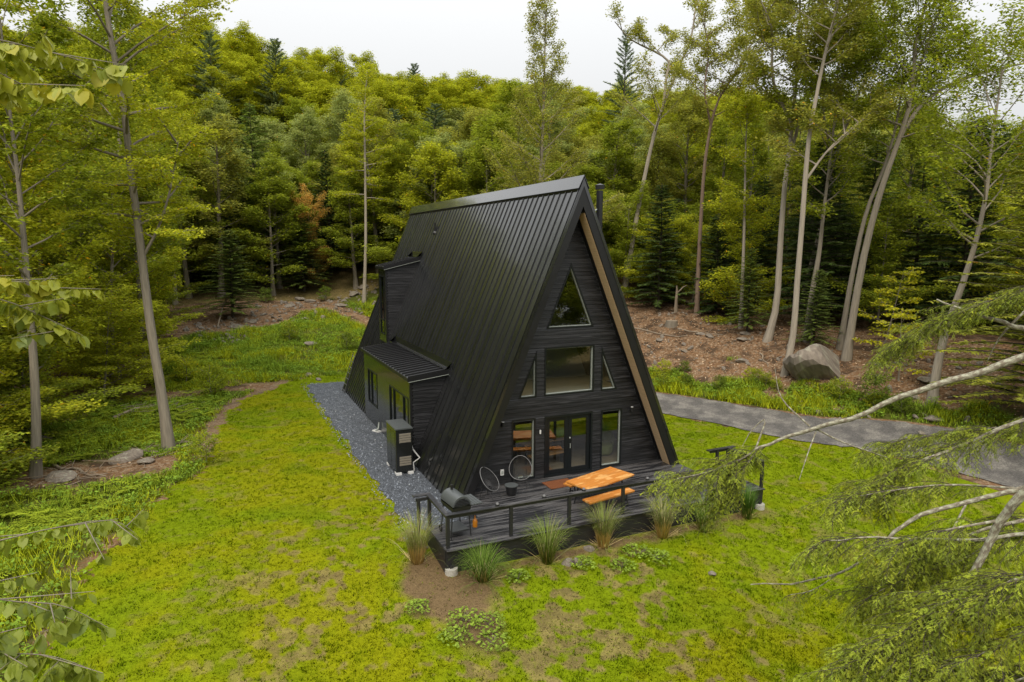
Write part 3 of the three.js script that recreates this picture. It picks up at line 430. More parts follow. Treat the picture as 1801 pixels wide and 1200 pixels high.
// ladder lying on the roof near its foot
{
  const l = thing('roof_ladder', 'dark metal ladder hooked low on the roof slope', 'ladder'), q = (y, o, z) => [-(hw(y) + (o * 1) / SL), y + (o * KR) / SL, z];
  for (const [a, b] of [[-17.5, -18.3], [-18.1, -18.95]]) part('rail', new MB().tube([q(-0.3, 0.12, a), q(1.75, 0.12, b)], 0.022, 8).geo(), M.steel, l);
  for (let k = 0; k < 7; k++) { const t = (k + 0.4) / 7, y = lerp(-0.3, 1.75, t); part('rung', new MB().tube([q(y, 0.12, lerp(-17.42, -18.22, t)), q(y, 0.12, lerp(-18.18, -19.03, t))], 0.016, 8).geo(), M.ring, l); }
}

// ---------------------------------------------------------------- deck
{
  const d = thing('deck', 'weathered black timber deck with post and rail fence before the gable', 'deck'), r = rng(21), floorG = sub('floor', d);
  for (let z = 0.03, k = 0; z < 3.83; z += 0.1455, k++) {
    const wide = z > 2.15, m = new MB(); m.uo = r() * 11; m.vo = r() * 7; const dy = (r() - 0.5) * 0.004;
    m.box(wide ? -5.87 : -4.3 + 0.0, -0.035 + dy, z, wide ? 5.25 : 4.3, dy, z + 0.1385, 0.004); part('deck_board', m.geo(), M.deck[k % 4], floorG);
  }
  const sk = sub('skirt', d); // boards round the edge, three high
  for (let k = 0; k < 3; k++) {
    const y1 = -0.045 - k * 0.235, y0 = y1 - 0.228, o = k * 0.003, m = (x0, z0, x1, z1) => part('skirt_board', new MB().box(x0, y0, z0, x1, y1, z1, 0.003).geo(), M.blackWood, sk);
    m(-5.86, 3.835 - o, 5.24, 3.865 - o); m(-5.885, 2.2, -5.862, 3.83); m(5.242, 2.2, 5.265, 3.83); m(-5.85, 2.175, -4.4, 2.2); m(4.4, 2.175, 5.23, 2.2);
  }
  for (const x of [-4.4, -2, 0.4, 2.8, 4.8]) part('joist_post', new MB().box(x - 0.07, -1.0, 3.4, x + 0.07, -0.05, 3.54).geo(), M.blackWood, d);
  const rail = sub('railing', d), post = (x, z, y0 = 0.0) => part('post', new MB().box(x - 0.045, y0, z - 0.045, x + 0.045, 0.9, z + 0.045, 0.006).geo(), M.blackWood, rail);
  for (let k = 0; k < 7; k++) post(-5.78 + k * 1.836, 3.78);
  post(-5.8, 2.26); post(-6.12, 2.26, -0.5); post(5.2, 2.2); post(4.72, 2.2);
  const cap = (x0, z0, x1, z1) => { part('cap_rail', new MB().box(x0, 0.902, z0, x1, 0.942, z1, 0.006).geo(), M.deck[2], rail); };
  const under = (x0, z0, x1, z1) => part('under_rail', new MB().box(x0, 0.81, z0, x1, 0.898, z1, 0.004).geo(), M.blackWood, rail);
  cap(-5.86, 3.71, 5.32, 3.85); cap(-5.87, 2.2, -5.73, 3.7); cap(5.13, 2.28, 5.27, 3.7); cap(-6.24, 2.05, -5.73, 2.19 + 0.0); cap(4.3, 2.12, 5.5, 2.26);
  under(-5.73, 3.76, 5.15, 3.8); under(-5.82, 2.31, -5.78, 3.73); under(5.18, 2.3, 5.22, 3.73); under(-6.2, 2.24, -5.85, 2.28); under(4.4, 2.17, 5.4, 2.2);
  for (const [x, z] of [[-5.72, 3.86], [5.12, 3.86]]) { const f = sub('footing', d, [x, ground(x, z), z]); part('concrete_drum', new THREE.CylinderGeometry(0.17, 0.175, 0.3, 24), M.concrete, f, [0, 0.0, 0]); part('post_base', boxGeo(0.1, 0.12, 0.1, 0.008), M.blackWood, f, [0, 0.17, 0]); }
}
[-4.35, -2.92, -1.63, 0.6].forEach((x, i) => {
  const l = thing('solar_light', 'small black disc-shaped solar light sitting on the front deck rail', 'light', [x, 0.943, 3.78], 0, 'solar lights along the front rail');
  part('base', new THREE.CylinderGeometry(0.05, 0.06, 0.05, 18), M.black, l, [0, 0.025, 0]); part('solar_cap', new THREE.CylinderGeometry(0.03, 0.05, 0.035, 18), M.ring, l, [0, 0.067, 0]);
});

// ---------------------------------------------------------------- furniture and things on the deck
function plankTop(parent, name, len, wid, n, y, th, seed) { const r = rng(seed), w = wid / n; for (let k = 0; k < n; k++) { const m = new MB(); m.uo = r() * 5; m.vo = r() * 5; m.box(-len / 2, y - th, -wid / 2 + k * w + 0.0015, len / 2, y + (r() - 0.5) * 0.002, -wid / 2 + (k + 1) * w - 0.0015, 0.004); part(name, m.geo(), M.orange[k % 3], parent); } part('apron', new MB().box(-len / 2 + 0.03, y - th - 0.03, -wid / 2 + 0.03, len / 2 - 0.03, y - th - 0.001, wid / 2 - 0.03).geo(), M.orange[0], parent); }
function trestle(parent, x, wid, h) { const m = new MB(); m.tube([[x, 0.005, -wid * 0.42], [x, h, -wid * 0.2]], 0.028, 4); m.tube([[x, 0.005, wid * 0.42], [x, h, wid * 0.2]], 0.028, 4); m.tube([[x, h * 0.45, -wid * 0.31], [x, h * 0.45, wid * 0.31]], 0.02, 4); part('leg_frame', m.geo(), M.steel, parent); }
{
  const t = thing('picnic_table', 'orange-stained wooden table with black metal legs on the deck', 'table', [-0.32, 0, 2.6], 0.29);
  plankTop(t, 'top_plank', 2.1, 1.0, 5, 0.76, 0.045, 3); trestle(t, -0.78, 0.9, 0.68); trestle(t, 0.78, 0.9, 0.68);
  [['orange-stained bench between the table and the front rail', [-0.42, 0, 3.26], 0.17], ['orange-stained bench between the table and the french doors', [-0.28, 0, 1.72], 0.29]].forEach(([lab, p, a], i) => { const b = thing('deck_bench', lab, 'bench', p, a, 'benches at the deck table'); plankTop(b, 'seat_plank', 1.82, 0.36, 3, 0.45, 0.045, 7 + i); trestle(b, -0.66, 0.34, 0.38); trestle(b, 0.66, 0.34, 0.38); });
  const dm = thing('doormat', 'flat rust-brown doormat in front of the french doors', 'doormat', [-0.76, 0.003, 0.76], 0.02); part('mat_body', boxGeo(1.0, 0.016, 0.68, 0.004), M.mat, dm, [0, 0.008, 0]); part('border', new MB().box(-0.5, 0.0165, 0.31, 0.5, 0.0185, 0.34).box(-0.5, 0.0165, -0.34, 0.5, 0.0185, -0.31).geo(), M.mat, dm);
}
function stringChair(lab, pos, turn) {
  const c = thing('string_chair', lab, 'chair', pos, turn, 'oval string chairs by the gable'), ring = [], n = 48, P = (a) => { const s = sin(a), q = cos(a); return [0.375 * s * (1 - 0.12 * q), 0.64 + 0.33 * q, -0.16 - 0.27 * q]; };
  for (let k = 0; k <= n; k++) ring.push(P((k / n) * 2 * PI)); part('rim', new MB().tube(ring, 0.011, 8, false).geo(), M.ring, c);
  const inner = (a) => [0.1 * sin(a), 0.33 + 0.07 * cos(a), -0.12 - 0.06 * cos(a)], sm = new MB(); // cords run from the rim to the seat ring, sagging like a shell
  for (let k = 0; k < 64; k++) { const a = (k / 64) * 2 * PI, A = P(a), B = inner(a), m = [lerp(A[0], B[0], 0.5), lerp(A[1], B[1], 0.55) - 0.05, lerp(A[2], B[2], 0.5) - 0.07]; sm.tube([A, m, B], 0.0045, 4, false); }
  part('cords', sm.geo(), M.steel, c); const ir = []; for (let k = 0; k <= 24; k++) ir.push(inner((k / 24) * 2 * PI)); part('seat_ring', new MB().tube(ir, 0.01, 6, false).geo(), M.steel, c);
  for (const [a, x, z] of [[0.9, 0.24, -0.36], [-0.9, -0.24, -0.36], [2.3, 0.22, 0.16], [-2.3, -0.22, 0.16]]) { const A = P(a), B = inner(a); part('leg', new MB().tube([[lerp(A[0], B[0], 0.4), lerp(A[1], B[1], 0.5) - 0.04, lerp(A[2], B[2], 0.5) - 0.05], [x, 0.006, z]], 0.009, 6).geo(), M.steel, c); }
  part('brace', new MB().tube([[-0.23, 0.05, -0.34], [0.23, 0.05, -0.34]], 0.008, 6).geo(), M.steel, c);
}
stringChair('grey-rimmed oval string chair turned towards the drum table, below the outlet', [-3.32, 0.003, 1.1], 0.66);
stringChair('grey-rimmed oval string chair standing before the narrow window', [-2.12, 0.003, 0.55], -0.42);
{
  const t = thing('drum_table', 'small black tapered drum table between the two string chairs', 'table', [-2.66, 0.003, 1.0]);
  part('drum', new THREE.LatheGeometry([[0, 0], [0.13, 0], [0.145, 0.02], [0.19, 0.27], [0.2, 0.3], [0.2, 0.315], [0, 0.315]].map((q) => new THREE.Vector2(...q)), 28), M.black, t); part('top', new THREE.CylinderGeometry(0.215, 0.215, 0.022, 32), M.grill, t, [0, 0.328, 0]);
  // barrel grill
  const g = thing('barrel_grill', 'dark grey barrel charcoal grill on legs at the deck corner', 'grill', [-5.28, 0.003, 3.02], 0.1);
  const half = (y0, y1) => { const pts = []; for (let k = 0; k <= 16; k++) { const a = lerp(y0, y1, k / 16); pts.push([0.275 * cos(a), 0.275 * sin(a)]); } return pts; };
  const lid = new MB(), L0 = -0.4, L1 = 0.4; const arc = (m, pts, za, zb) => { for (let k = 0; k < pts.length - 1; k++) { const [ax, ay] = pts[k], [bx, by] = pts[k + 1], s = m.v; m.vert(ax, ay, za, ax / 0.275, ay / 0.275, 0, 0, 0); m.vert(bx, by, za, bx / 0.275, by / 0.275, 0, 0.1, 0); m.vert(bx, by, zb, bx / 0.275, by / 0.275, 0, 0.1, 0.8); m.vert(ax, ay, zb, ax / 0.275, ay / 0.275, 0, 0, 0.8); m.tri(s, s + 1, s + 2); m.tri(s, s + 2, s + 3); } m.poly([[0, 0, zb], ...pts.map((q) => [...q, zb])]); m.poly([[0, 0, za], ...pts.map((q) => [...q, za]).reverse()]); };
  arc(lid, half(0.06, PI - 0.06), L0, L1); part('lid', lid.geo(), M.grill, g, [0, 0.93, 0]); const bowl = new MB(); arc(bowl, half(PI + 0.02, 2 * PI - 0.02), L0, L1); part('bowl', bowl.geo(), M.black, g, [0, 0.92, 0]);
  const gr = sub('end_louvre', g, [0, 0.93, 0.408]); for (let k = 0; k < 5; k++) { const y = 0.03 + k * 0.042, w = sqrt(0.24 * 0.24 - (y + 0.02) * (y + 0.02)); part('slat', boxGeo(w * 2, 0.03, 0.012, 0.003), M.black, gr, [0, y + 0.01, 0.004], [0.35, 0, 0]); }
  part('vent_stack', new MB().box(0.0, 0, -0.03, 0.03, 0.1, 0.03).geo(), M.black, g, [0.2, 1.1, 0.02], [0, 0, -0.6]); part('lid_handle', new MB().tube([[0.27, 0.96, -0.16], [0.33, 0.98, -0.16], [0.33, 0.98, 0.16], [0.27, 0.96, 0.16]], 0.012, 8).geo(), M.ring, g);
  part('chimney', new THREE.CylinderGeometry(0.035, 0.035, 0.16, 14), M.black, g, [0, 1.26, -0.25]);
  const sh = sub('side_shelf', g, [0.48, 0.9, 0]); for (let k = 0; k < 4; k++) part('slat', boxGeo(0.075, 0.018, 0.74, 0.003), M.spacer.clone(), sh, [-0.12 + k * 0.085, 0, 0]); part('bracket', new MB().tube([[-0.2, -0.02, -0.33], [0.17, -0.02, -0.33]], 0.012, 6).tube([[-0.2, -0.02, 0.33], [0.17, -0.02, 0.33]], 0.012, 6).geo(), M.steel, sh);
  for (const s of [...sh.children].slice(0, 4)) s.material = M.grill;
  for (const [x, z, tx, tz] of [[-0.24, 0.3, -0.3, 0.33], [0.24, 0.3, 0.3, 0.33], [-0.24, -0.3, -0.3, -0.33], [0.24, -0.3, 0.3, -0.33]]) part('leg', new MB().tube([[x, 0.86, z], [tx, 0.0, tz]], 0.017, 8).geo(), M.steel, g);
  part('cross_bar', new MB().tube([[-0.29, 0.2, 0.325], [0.29, 0.2, 0.325]], 0.014, 8).tube([[-0.29, 0.2, -0.325], [0.29, 0.2, -0.325]], 0.014, 8).geo(), M.steel, g); part('bottom_shelf', boxGeo(0.5, 0.014, 0.6, 0.003), M.grill, g, [0, 0.21, 0]);
  for (const z of [-0.37]) for (const x of [-0.3, 0.3]) part('wheel', new THREE.TorusGeometry(0.075, 0.022, 8, 20), M.black, g, [x, 0.097, z + 0.0], [0, PI / 2, 0]);
  // amber bottle hung from the rail
  const b = thing('hanging_bottle', 'amber bottle-shaped wasp trap hung below the front deck rail', 'bottle', [-4.96, 0.4, 3.66]);
  part('bottle', new THREE.LatheGeometry([[0, 0], [0.06, 0], [0.068, 0.015], [0.068, 0.16], [0.05, 0.21], [0.022, 0.25], [0.02, 0.32], [0, 0.32]].map((q) => new THREE.Vector2(...q)), 22), M.amber, b); part('hanging_wire', new MB().tube([[0, 0.31, 0], [0, 0.5, 0.03]], 0.005, 6).geo(), M.steel, b);
}
// ---------------------------------------------------------------- heat pump and small things on the gravel
{
  const u = thing('heat_pump', 'tall black heat pump cabinet standing on the gravel strip', 'heat pump', [-5.0, ground(-5.0, -3.9) + 0.03, -3.92], 0), W = 0.62, D = 1.35, H = 1.72;
  part('cabinet', new MB().box(-W / 2, 0.08, -D / 2, W / 2, H - 0.04, D / 2, 0.015).geo(), M.gloss, u); part('top_plate', boxGeo(W + 0.04, 0.045, D + 0.04, 0.01), M.grill, u, [0, H - 0.015, 0]);
  for (const y of [0.5, 1.36]) { const v = sub('grille', u, [0.03, y, D / 2 + 0.004]); part('backing', boxGeo(0.44, 0.36, 0.01), M.steel, v); for (let k = 0; k < 4; k++) part('louvre', boxGeo(0.43, 0.075, 0.014, 0.004), M.tan, v, [0, -0.13 + k * 0.088, 0.012], [0.25, 0, 0]); }
  part('side_panel', new MB().box(-W / 2 - 0.006, 0.18, -0.55, -W / 2 - 0.0005, 1.55, -0.02).box(-W / 2 - 0.006, 0.18, 0.02, -W / 2 - 0.0005, 1.55, 0.55).geo(), M.gloss, u);
  for (const [x, z] of [[-0.22, 0.6], [0.22, 0.6], [-0.22, -0.6], [0.22, -0.6]]) part('foot_block', boxGeo(0.2, 0.1, 0.26, 0.012), M.white, u, [x, 0.04, z]);
  part('drain_pipe', new MB().tube([[0.33, 1.0, 0.5], [0.36, 0.85, 0.5], [0.62, 0.5, 0.52], [0.36, 0.36, 0.56], [0.38, 0.1, 0.56], [0.38, 0.04, 0.56]], 0.028, 10).geo(), M.white, u);
  part('conduit', new MB().tube([[0.34, 1.3, 0.35], [0.5, 1.25, 0.35], [0.58, 1.1, 0.35]], 0.02, 8).geo(), M.steel, u);
  const e = thing('downspout_block', 'small white splash block at the foot of the dormer wall', 'splash block', [-4.62, ground(-4.62, -9.2) + 0.03, -9.25], 0.4); part('tray', boxGeo(0.22, 0.06, 0.4, 0.012), M.white, e, [0, 0.03, 0]); part('spout', new MB().tube([[0.1, 0.42, 0.05], [0.06, 0.16, 0.05], [-0.12, 0.08, 0.1]], 0.035, 10).geo(), M.spacer, e);
}
// ---------------------------------------------------------------- inside, seen through the glass
{
  const t = thing('dining_table', 'brown wooden dining table indoors behind the narrow window', 'table', [-0.1, 0.002, -2.0], 0.12); for (let k = 0; k < 4; k++) part('top_plank', new MB().box(-0.95, 0.71, -0.46 + k * 0.23, 0.95, 0.755, -0.46 + k * 0.23 + 0.226, 0.004).geo(), M.brown, t); for (const [x, z] of [[-0.85, -0.36], [0.85, -0.36], [-0.85, 0.36], [0.85, 0.36]]) part('leg', boxGeo(0.08, 0.7, 0.08, 0.006), M.steel, t, [x, 0.352, z]);
  const b = thing('dining_bench', 'brown wooden bench indoors beside the dining table', 'bench', [-0.2, 0.002, -1.15], 0.12); part('seat', boxGeo(1.6, 0.05, 0.34, 0.006), M.brown, b, [0, 0.43, 0]); for (const x of [-0.65, 0.65]) part('leg', boxGeo(0.06, 0.4, 0.28, 0.006), M.steel, b, [x, 0.203, 0]);
  const a = thing('armchair', 'round sage green armchair indoors behind the window pane', 'armchair', [2.35, 0.002, -1.5], -0.5); part('seat', new THREE.LatheGeometry([[0, 0], [0.36, 0.02], [0.42, 0.12], [0.42, 0.34], [0.38, 0.42], [0, 0.44]].map((q) => new THREE.Vector2(...q)), 28), M.sage, a); part('backrest', new THREE.LatheGeometry([[0.3, 0.3], [0.44, 0.3], [0.47, 0.6], [0.42, 0.82], [0.36, 0.84], [0.33, 0.6], [0.3, 0.3]].map((q) => new THREE.Vector2(...q)), 20, PI * 0.5, PI), M.sage, a);
  const p = thing('floor_cushion', 'pale teal cushion indoors on the dining table end', 'cushion', [0.72, 0.765, -1.95], 0.3); part('cover', new THREE.SphereGeometry(0.26, 20, 14).scale(1, 0.75, 0.8), M.teal, p, [0, 0.19, 0]); part('seam', new THREE.TorusGeometry(0.255, 0.008, 6, 28).scale(1, 0.75, 1), M.teal, p, [0, 0.19, 0]);
}

// ---------------------------------------------------------------- trees
function polyCurve(pts, n) { const c = new THREE.CatmullRomCurve3(pts.map((p) => V(...p)), false, 'centripetal'), out = []; for (let k = 0; k <= n; k++) { const q = c.getPoint(k / n); out.push([q.x, q.y, q.z]); } return out; }
const along = (pts, t) => { const f = t * (pts.length - 1), k = min(floor(f), pts.length - 2), u = f - k; return [lerp(pts[k][0], pts[k + 1][0], u), lerp(pts[k][1], pts[k + 1][1], u), lerp(pts[k][2], pts[k + 1][2], u)]; };
function leafTint(m, r, warm = 0.15) { const v = 0.62 + 0.75 * r(), w = (r() - 0.5) * warm; m.col[0] = v * (1 + w * 1.6); m.col[1] = v * (1 + w * 0.4); m.col[2] = v * (1 - w); if (r() < 0.004) { m.col[0] = v * 2.4; m.col[1] = v * 1.25; m.col[2] = v; } }
// a spray of leaves round a point: flat layers for flat near 0
function leafClump(m, r, x, y, z, rad, n, size, flat, az) {
  for (let k = 0; k < n; k++) {
    const a = r() * 2 * PI, d = rad * sqrt(r()), px = x + cos(a) * d, pz = z + sin(a) * d, py = y + (r() - 0.5) * rad * 2 * flat - d * 0.16;
    const up = 0.5 + 1.1 * r(), N = norm3((r() - 0.5) * 1.5, up, (r() - 0.5) * 1.5), b = az + (r() - 0.5) * 4, dx = cos(b), dz = sin(b); let dir = [dx, -(N[0] * dx + N[2] * dz) / N[1], dz]; dir = norm3(...dir);
    leafTint(m, r); const s = size * (0.65 + 0.7 * r()); m.leaf(px, py, pz, ...dir, ...N, s, s * 0.62);
  }
}
// broadleaf tree: returns trunk and crown geometries
function broadleaf(o) {
  const r = rng(o.seed), wood = new MB(), crown = new MB(true), H = o.h, n = 9, tr = [], rad = [];
  if (o.trunk) { const t = polyCurve(o.trunk, 16); tr.push(...t); } else { let lx = 0, lz = 0; const ax = (r() - 0.5) * o.lean, az = (r() - 0.5) * o.lean; for (let k = 0; k <= n; k++) { const t = k / n; tr.push([lx + ax * H * t, H * t * 0.94, lz + az * H * t]); lx += (r() - 0.5) * 0.05 * H / n; lz += (r() - 0.5) * 0.05 * H / n; } }
  for (let k = 0; k < tr.length; k++) { const t = k / (tr.length - 1); rad.push(o.r * (1 + 0.4 * exp(-t * 25)) * (1 - (o.taper ?? 0.82) * t)); }
  if (o.trunk) { tr.unshift([tr[0][0], tr[0][1] - 0.5, tr[0][2]]); rad.unshift(rad[0] * 1.15); } else { tr.unshift([0, -0.6, 0]); rad.unshift(rad[0] * 1.1); }
  wood.tube(tr, rad, o.sides ?? 7, false);
  const limbs = [...(o.forks || []).map((f) => ({ pts: polyCurve(f.pts, 10), r0: f.r, fork: true }))];
  const R0 = (t) => o.r * (1 - (o.taper ?? 0.82) * t);
  for (const f of limbs) wood.tube(f.pts, f.pts.map((_, k) => f.r0 * (1 - 0.75 * k / 10)), 6, false);
  const sources = [{ pts: tr, from: o.base, n: o.limbs, main: true }, ...limbs.map((f) => ({ pts: f.pts, from: 0.15, n: o.forkLimbs ?? 7, r0: f.r0 }))];
  for (const s of sources) for (let i = 0; i < s.n; i++) {
    const u = (i + r() * 0.8) / s.n, t = lerp(s.from, 0.995, pow(u, 0.9)), p = along(s.pts, t), az = i * 2.4 + r() * 1.1 + (o.seed % 7), prof = s.main ? o.profile(u) : 0.8 * (1 - 0.5 * u), L = o.spread * prof * (0.75 + 0.5 * r());
    const el = lerp(o.el0, o.el1, u) + (r() - 0.5) * 0.3, lp = [p]; let d = [cos(az) * cos(el), sin(el), sin(az) * cos(el)], q = p; const seg = 4;
    for (let k = 0; k < seg; k++) { d = norm3(d[0] + (r() - 0.5) * 0.45, d[1] + (r() - 0.5) * 0.3 + o.bend, d[2] + (r() - 0.5) * 0.45); q = [q[0] + (d[0] * L) / seg, q[1] + (d[1] * L) / seg, q[2] + (d[2] * L) / seg]; lp.push(q); }
    const r0 = min(s.main ? R0(t) * 0.55 : 0.05, 0.02 + L * 0.016); wood.tube(lp, lp.map((_, k) => max(0.008, r0 * (1 - 0.8 * k / seg))), 4, false);
    const nb = max(2, Math.round(L * o.twigs));
    for (let b = 0; b < nb; b++) { // twigs with leaf clumps
      const v = lerp(o.inner, 1, (b + r()) / nb), a = along(lp, v), ta = az + (b % 2 ? 1 : -1) * (0.5 + r() * 0.8), tl = (0.25 + 0.3 * L * (1.15 - v)) * (0.6 + 0.7 * r()), e = [a[0] + cos(ta) * tl, a[1] + (r() - 0.35) * tl * 0.6, a[2] + sin(ta) * tl];
      if (o.twigTubes !== false) wood.tube([a, e], [0.014, 0.006], 3, false);
      const ncl = o.clumps ?? 2; for (let c = 0; c < ncl; c++) { const w = (c + 0.7) / ncl; leafClump(crown, r, lerp(a[0], e[0], w), lerp(a[1], e[1], w), lerp(a[2], e[2], w), o.clump * (0.7 + 0.6 * r()), Math.round(o.leaves * (0.6 + 0.8 * r())), o.leaf, o.flat, ta); }
    }
  }
  return { trunk: wood.geo(), crown: crown.geo() };
}
// conifer with drooping flat sprays
function conifer(o) {
  const r = rng(o.seed), wood = new MB(), crown = new MB(true), H = o.h, tr = [[0, -0.6, 0]], rad = [o.r * 1.1]; let lx = 0, lz = 0;
  for (let k = 0; k <= 8; k++) { tr.push([lx, (H * k) / 8, lz]); rad.push(max(0.015, o.r * (1 - 0.95 * k / 8))); lx += (r() - 0.5) * 0.012 * H; lz += (r() - 0.5) * 0.012 * H; }
  wood.tube(tr, rad, 7, false); const body = tr.slice(1);
  for (let i = 0; i < o.branches; i++) {
    const u = (i + r()) / o.branches, y = lerp(o.base, 0.985, u), p = along(body, y), az = i * 2.399 + r() * 0.7, L = o.spread * pow(1 - u, o.pw) * (0.7 + 0.55 * r()) + 0.25;
    const lp = [p]; let q = p, el = o.el + (r() - 0.5) * 0.25 + u * o.elTop; const seg = 4; for (let k = 0; k < seg; k++) { const e = el - o.droop * k * 0.33; q = [q[0] + (cos(az) * cos(e) * L) / seg, q[1] + (sin(e) * L) / seg, q[2] + (sin(az) * cos(e) * L) / seg]; lp.push(q); }
    wood.tube(lp, lp.map((_, k) => max(0.006, (0.012 + L * 0.011) * (1 - 0.85 * k / seg))), 4, false);
    const ns = max(4, Math.round(L * o.shoots));
    for (let s = 0; s < ns; s++) {
      const v = lerp(o.inner, 1, (s + r()) / ns), a = along(lp, min(v, 1)), sd = s % 2 ? 1 : -1, sa = az + sd * (0.55 + 0.5 * r()), sl = o.shoot * (0.5 + 0.8 * r()) * (1.25 - 0.6 * v), ee = (r() - 0.5) * 0.4 - 0.22 + o.tuft * (0.2 + r() * 0.7);
      const D = [cos(sa) * cos(ee), sin(ee), sin(sa) * cos(ee)]; leafTint(crown, r, 0.1);
      const nf = o.fan; for (let f = 0; f < nf; f++) { // a little fan of needle-clad twigs
        const g = (f - (nf - 1) / 2) * o.fanAngle + (r() - 0.5) * 0.3, d2 = norm3(D[0] * cos(g) - D[2] * sin(g), D[1] + (r() - 0.5) * 0.35 + o.tuft * (r() - 0.2) * 0.7, D[2] * cos(g) + D[0] * sin(g)), st = 0.12 * r() * sl, N0 = norm3((r() - 0.5) * 0.9, 1, (r() - 0.5) * 0.9), k = N0[0] * d2[0] + N0[1] * d2[1] + N0[2] * d2[2], N = norm3(N0[0] - k * d2[0], N0[1] - k * d2[1], N0[2] - k * d2[2]);
        crown.leaf(a[0] + D[0] * st, a[1] + D[1] * st, a[2] + D[2] * st, ...d2, ...N, sl * (0.7 + 0.4 * r()), o.needle);
      }
    }
  }
  return { trunk: wood.geo(), crown: crown.geo() };
}
const round = (u) => sqrt(max(0.05, 1 - pow(abs(u - 0.42) / 0.62, 2))), vase = (u) => 0.5 + 0.6 * sin(PI * clamp(u * 0.85)), tall = (u) => 0.75 * (1 - 0.55 * u) + 0.25;
const PR = { // tree kinds; h in metres
  mapleA: broadleaf({ seed: 11, h: 13, r: 0.17, lean: 0.1, base: 0.2, limbs: 26, spread: 3.3, profile: round, el0: 0.15, el1: 1.1, bend: 0.06, twigs: 3.2, inner: 0.3, clump: 0.52, clumps: 3, leaves: 30, leaf: 0.175, flat: 0.55, twigTubes: false }),
  mapleB: broadleaf({ seed: 23, h: 16, r: 0.2, lean: 0.08, base: 0.24, limbs: 30, spread: 3.1, profile: tall, el0: 0.2, el1: 1.2, bend: 0.05, twigs: 3.0, inner: 0.3, clump: 0.52, clumps: 3, leaves: 30, leaf: 0.175, flat: 0.55, twigTubes: false }),
  mapleC: broadleaf({ seed: 37, h: 18, r: 0.22, lean: 0.12, base: 0.38, limbs: 26, spread: 3.5, profile: vase, el0: 0.45, el1: 1.2, bend: 0.08, twigs: 2.6, inner: 0.4, clump: 0.52, clumps: 3, leaves: 30, leaf: 0.175, flat: 0.55, twigTubes: false }),
  beech: broadleaf({ seed: 41, h: 8.5, r: 0.08, lean: 0.2, base: 0.08, limbs: 30, spread: 3.0, profile: (u) => (0.62 + 0.5 * sin(u * 9)) * (1 - 0.5 * u) + 0.25, el0: 0.3, el1: 0.95, bend: 0.0, twigs: 3.6, inner: 0.15, clump: 0.45, clumps: 3, leaves: 24, leaf: 0.15, flat: 0.42, twigTubes: false }),
  sapling: broadleaf({ seed: 53, h: 4.6, r: 0.04, lean: 0.25, base: 0.2, limbs: 14, spread: 1.5, profile: (u) => 1 - 0.6 * u, el0: 0.3, el1: 0.7, bend: -0.02, twigs: 3.4, inner: 0.3, clump: 0.28, clumps: 2, leaves: 20, leaf: 0.14, flat: 0.12 }),
  sparse: broadleaf({ seed: 67, h: 19, r: 0.17, lean: 0.1, base: 0.45, limbs: 24, spread: 2.7, profile: vase, el0: 0.5, el1: 1.15, bend: 0.08, twigs: 2.6, inner: 0.45, clump: 0.3, clumps: 2, leaves: 18, leaf: 0.15, flat: 0.5 }),
  hemlockA: conifer({ seed: 71, h: 13, r: 0.18, base: 0.06, branches: 125, spread: 3.0, pw: 0.75, el: 0.05, elTop: 0.5, droop: 0.32, shoots: 14, shoot: 0.5, inner: 0.12, fan: 4, fanAngle: 0.38, needle: 0.099, tuft: 0 }),
  hemlockB: conifer({ seed: 83, h: 8, r: 0.11, base: 0.04, branches: 95, spread: 2.3, pw: 0.7, el: 0.05, elTop: 0.6, droop: 0.3, shoots: 15, shoot: 0.44, inner: 0.1, fan: 4, fanAngle: 0.38, needle: 0.088, tuft: 0 }),
  hemlockC: conifer({ seed: 97, h: 17, r: 0.22, base: 0.22, branches: 120, spread: 3.1, pw: 0.6, el: 0.02, elTop: 0.5, droop: 0.35, shoots: 12, shoot: 0.52, inner: 0.2, fan: 4, fanAngle: 0.4, needle: 0.104, tuft: 0 }),
  hemlockD: conifer({ seed: 131, h: 13, r: 0.17, base: 0.08, branches: 190, spread: 3.1, pw: 0.7, el: 0.06, elTop: 0.5, droop: 0.3, shoots: 19, shoot: 0.3, inner: 0.1, fan: 5, fanAngle: 0.4, needle: 0.072, tuft: 0.12 }),
  spruce: conifer({ seed: 103, h: 11, r: 0.15, base: 0.05, branches: 130, spread: 2.2, pw: 0.9, el: -0.08, elTop: 0.9, droop: 0.1, shoots: 16, shoot: 0.4, inner: 0.1, fan: 4, fanAngle: 0.35, needle: 0.096, tuft: 0.1 }),
  pine: conifer({ seed: 113, h: 20, r: 0.25, base: 0.3, branches: 90, spread: 3.4, pw: 0.6, el: 0.12, elTop: 0.6, droop: -0.02, shoots: 11, shoot: 0.36, inner: 0.18, fan: 7, fanAngle: 0.6, needle: 0.085, tuft: 0.9 }),
};
function plant(kind, x, z, s, turn, leaf, bark, name, label, group, sy = s) {
  const g = new THREE.Group(), P = PR[kind]; g.name = numbered(name); g.position.set(x, ground(x, z) - 0.03, z); g.rotation.y = turn; g.scale.set(s, sy, s); scene.add(g); tag(g, label, 'tree', group);
  part('trunk', P.trunk, M[bark], g); part('crown', P.crown, LM[leaf], g); return g;
}
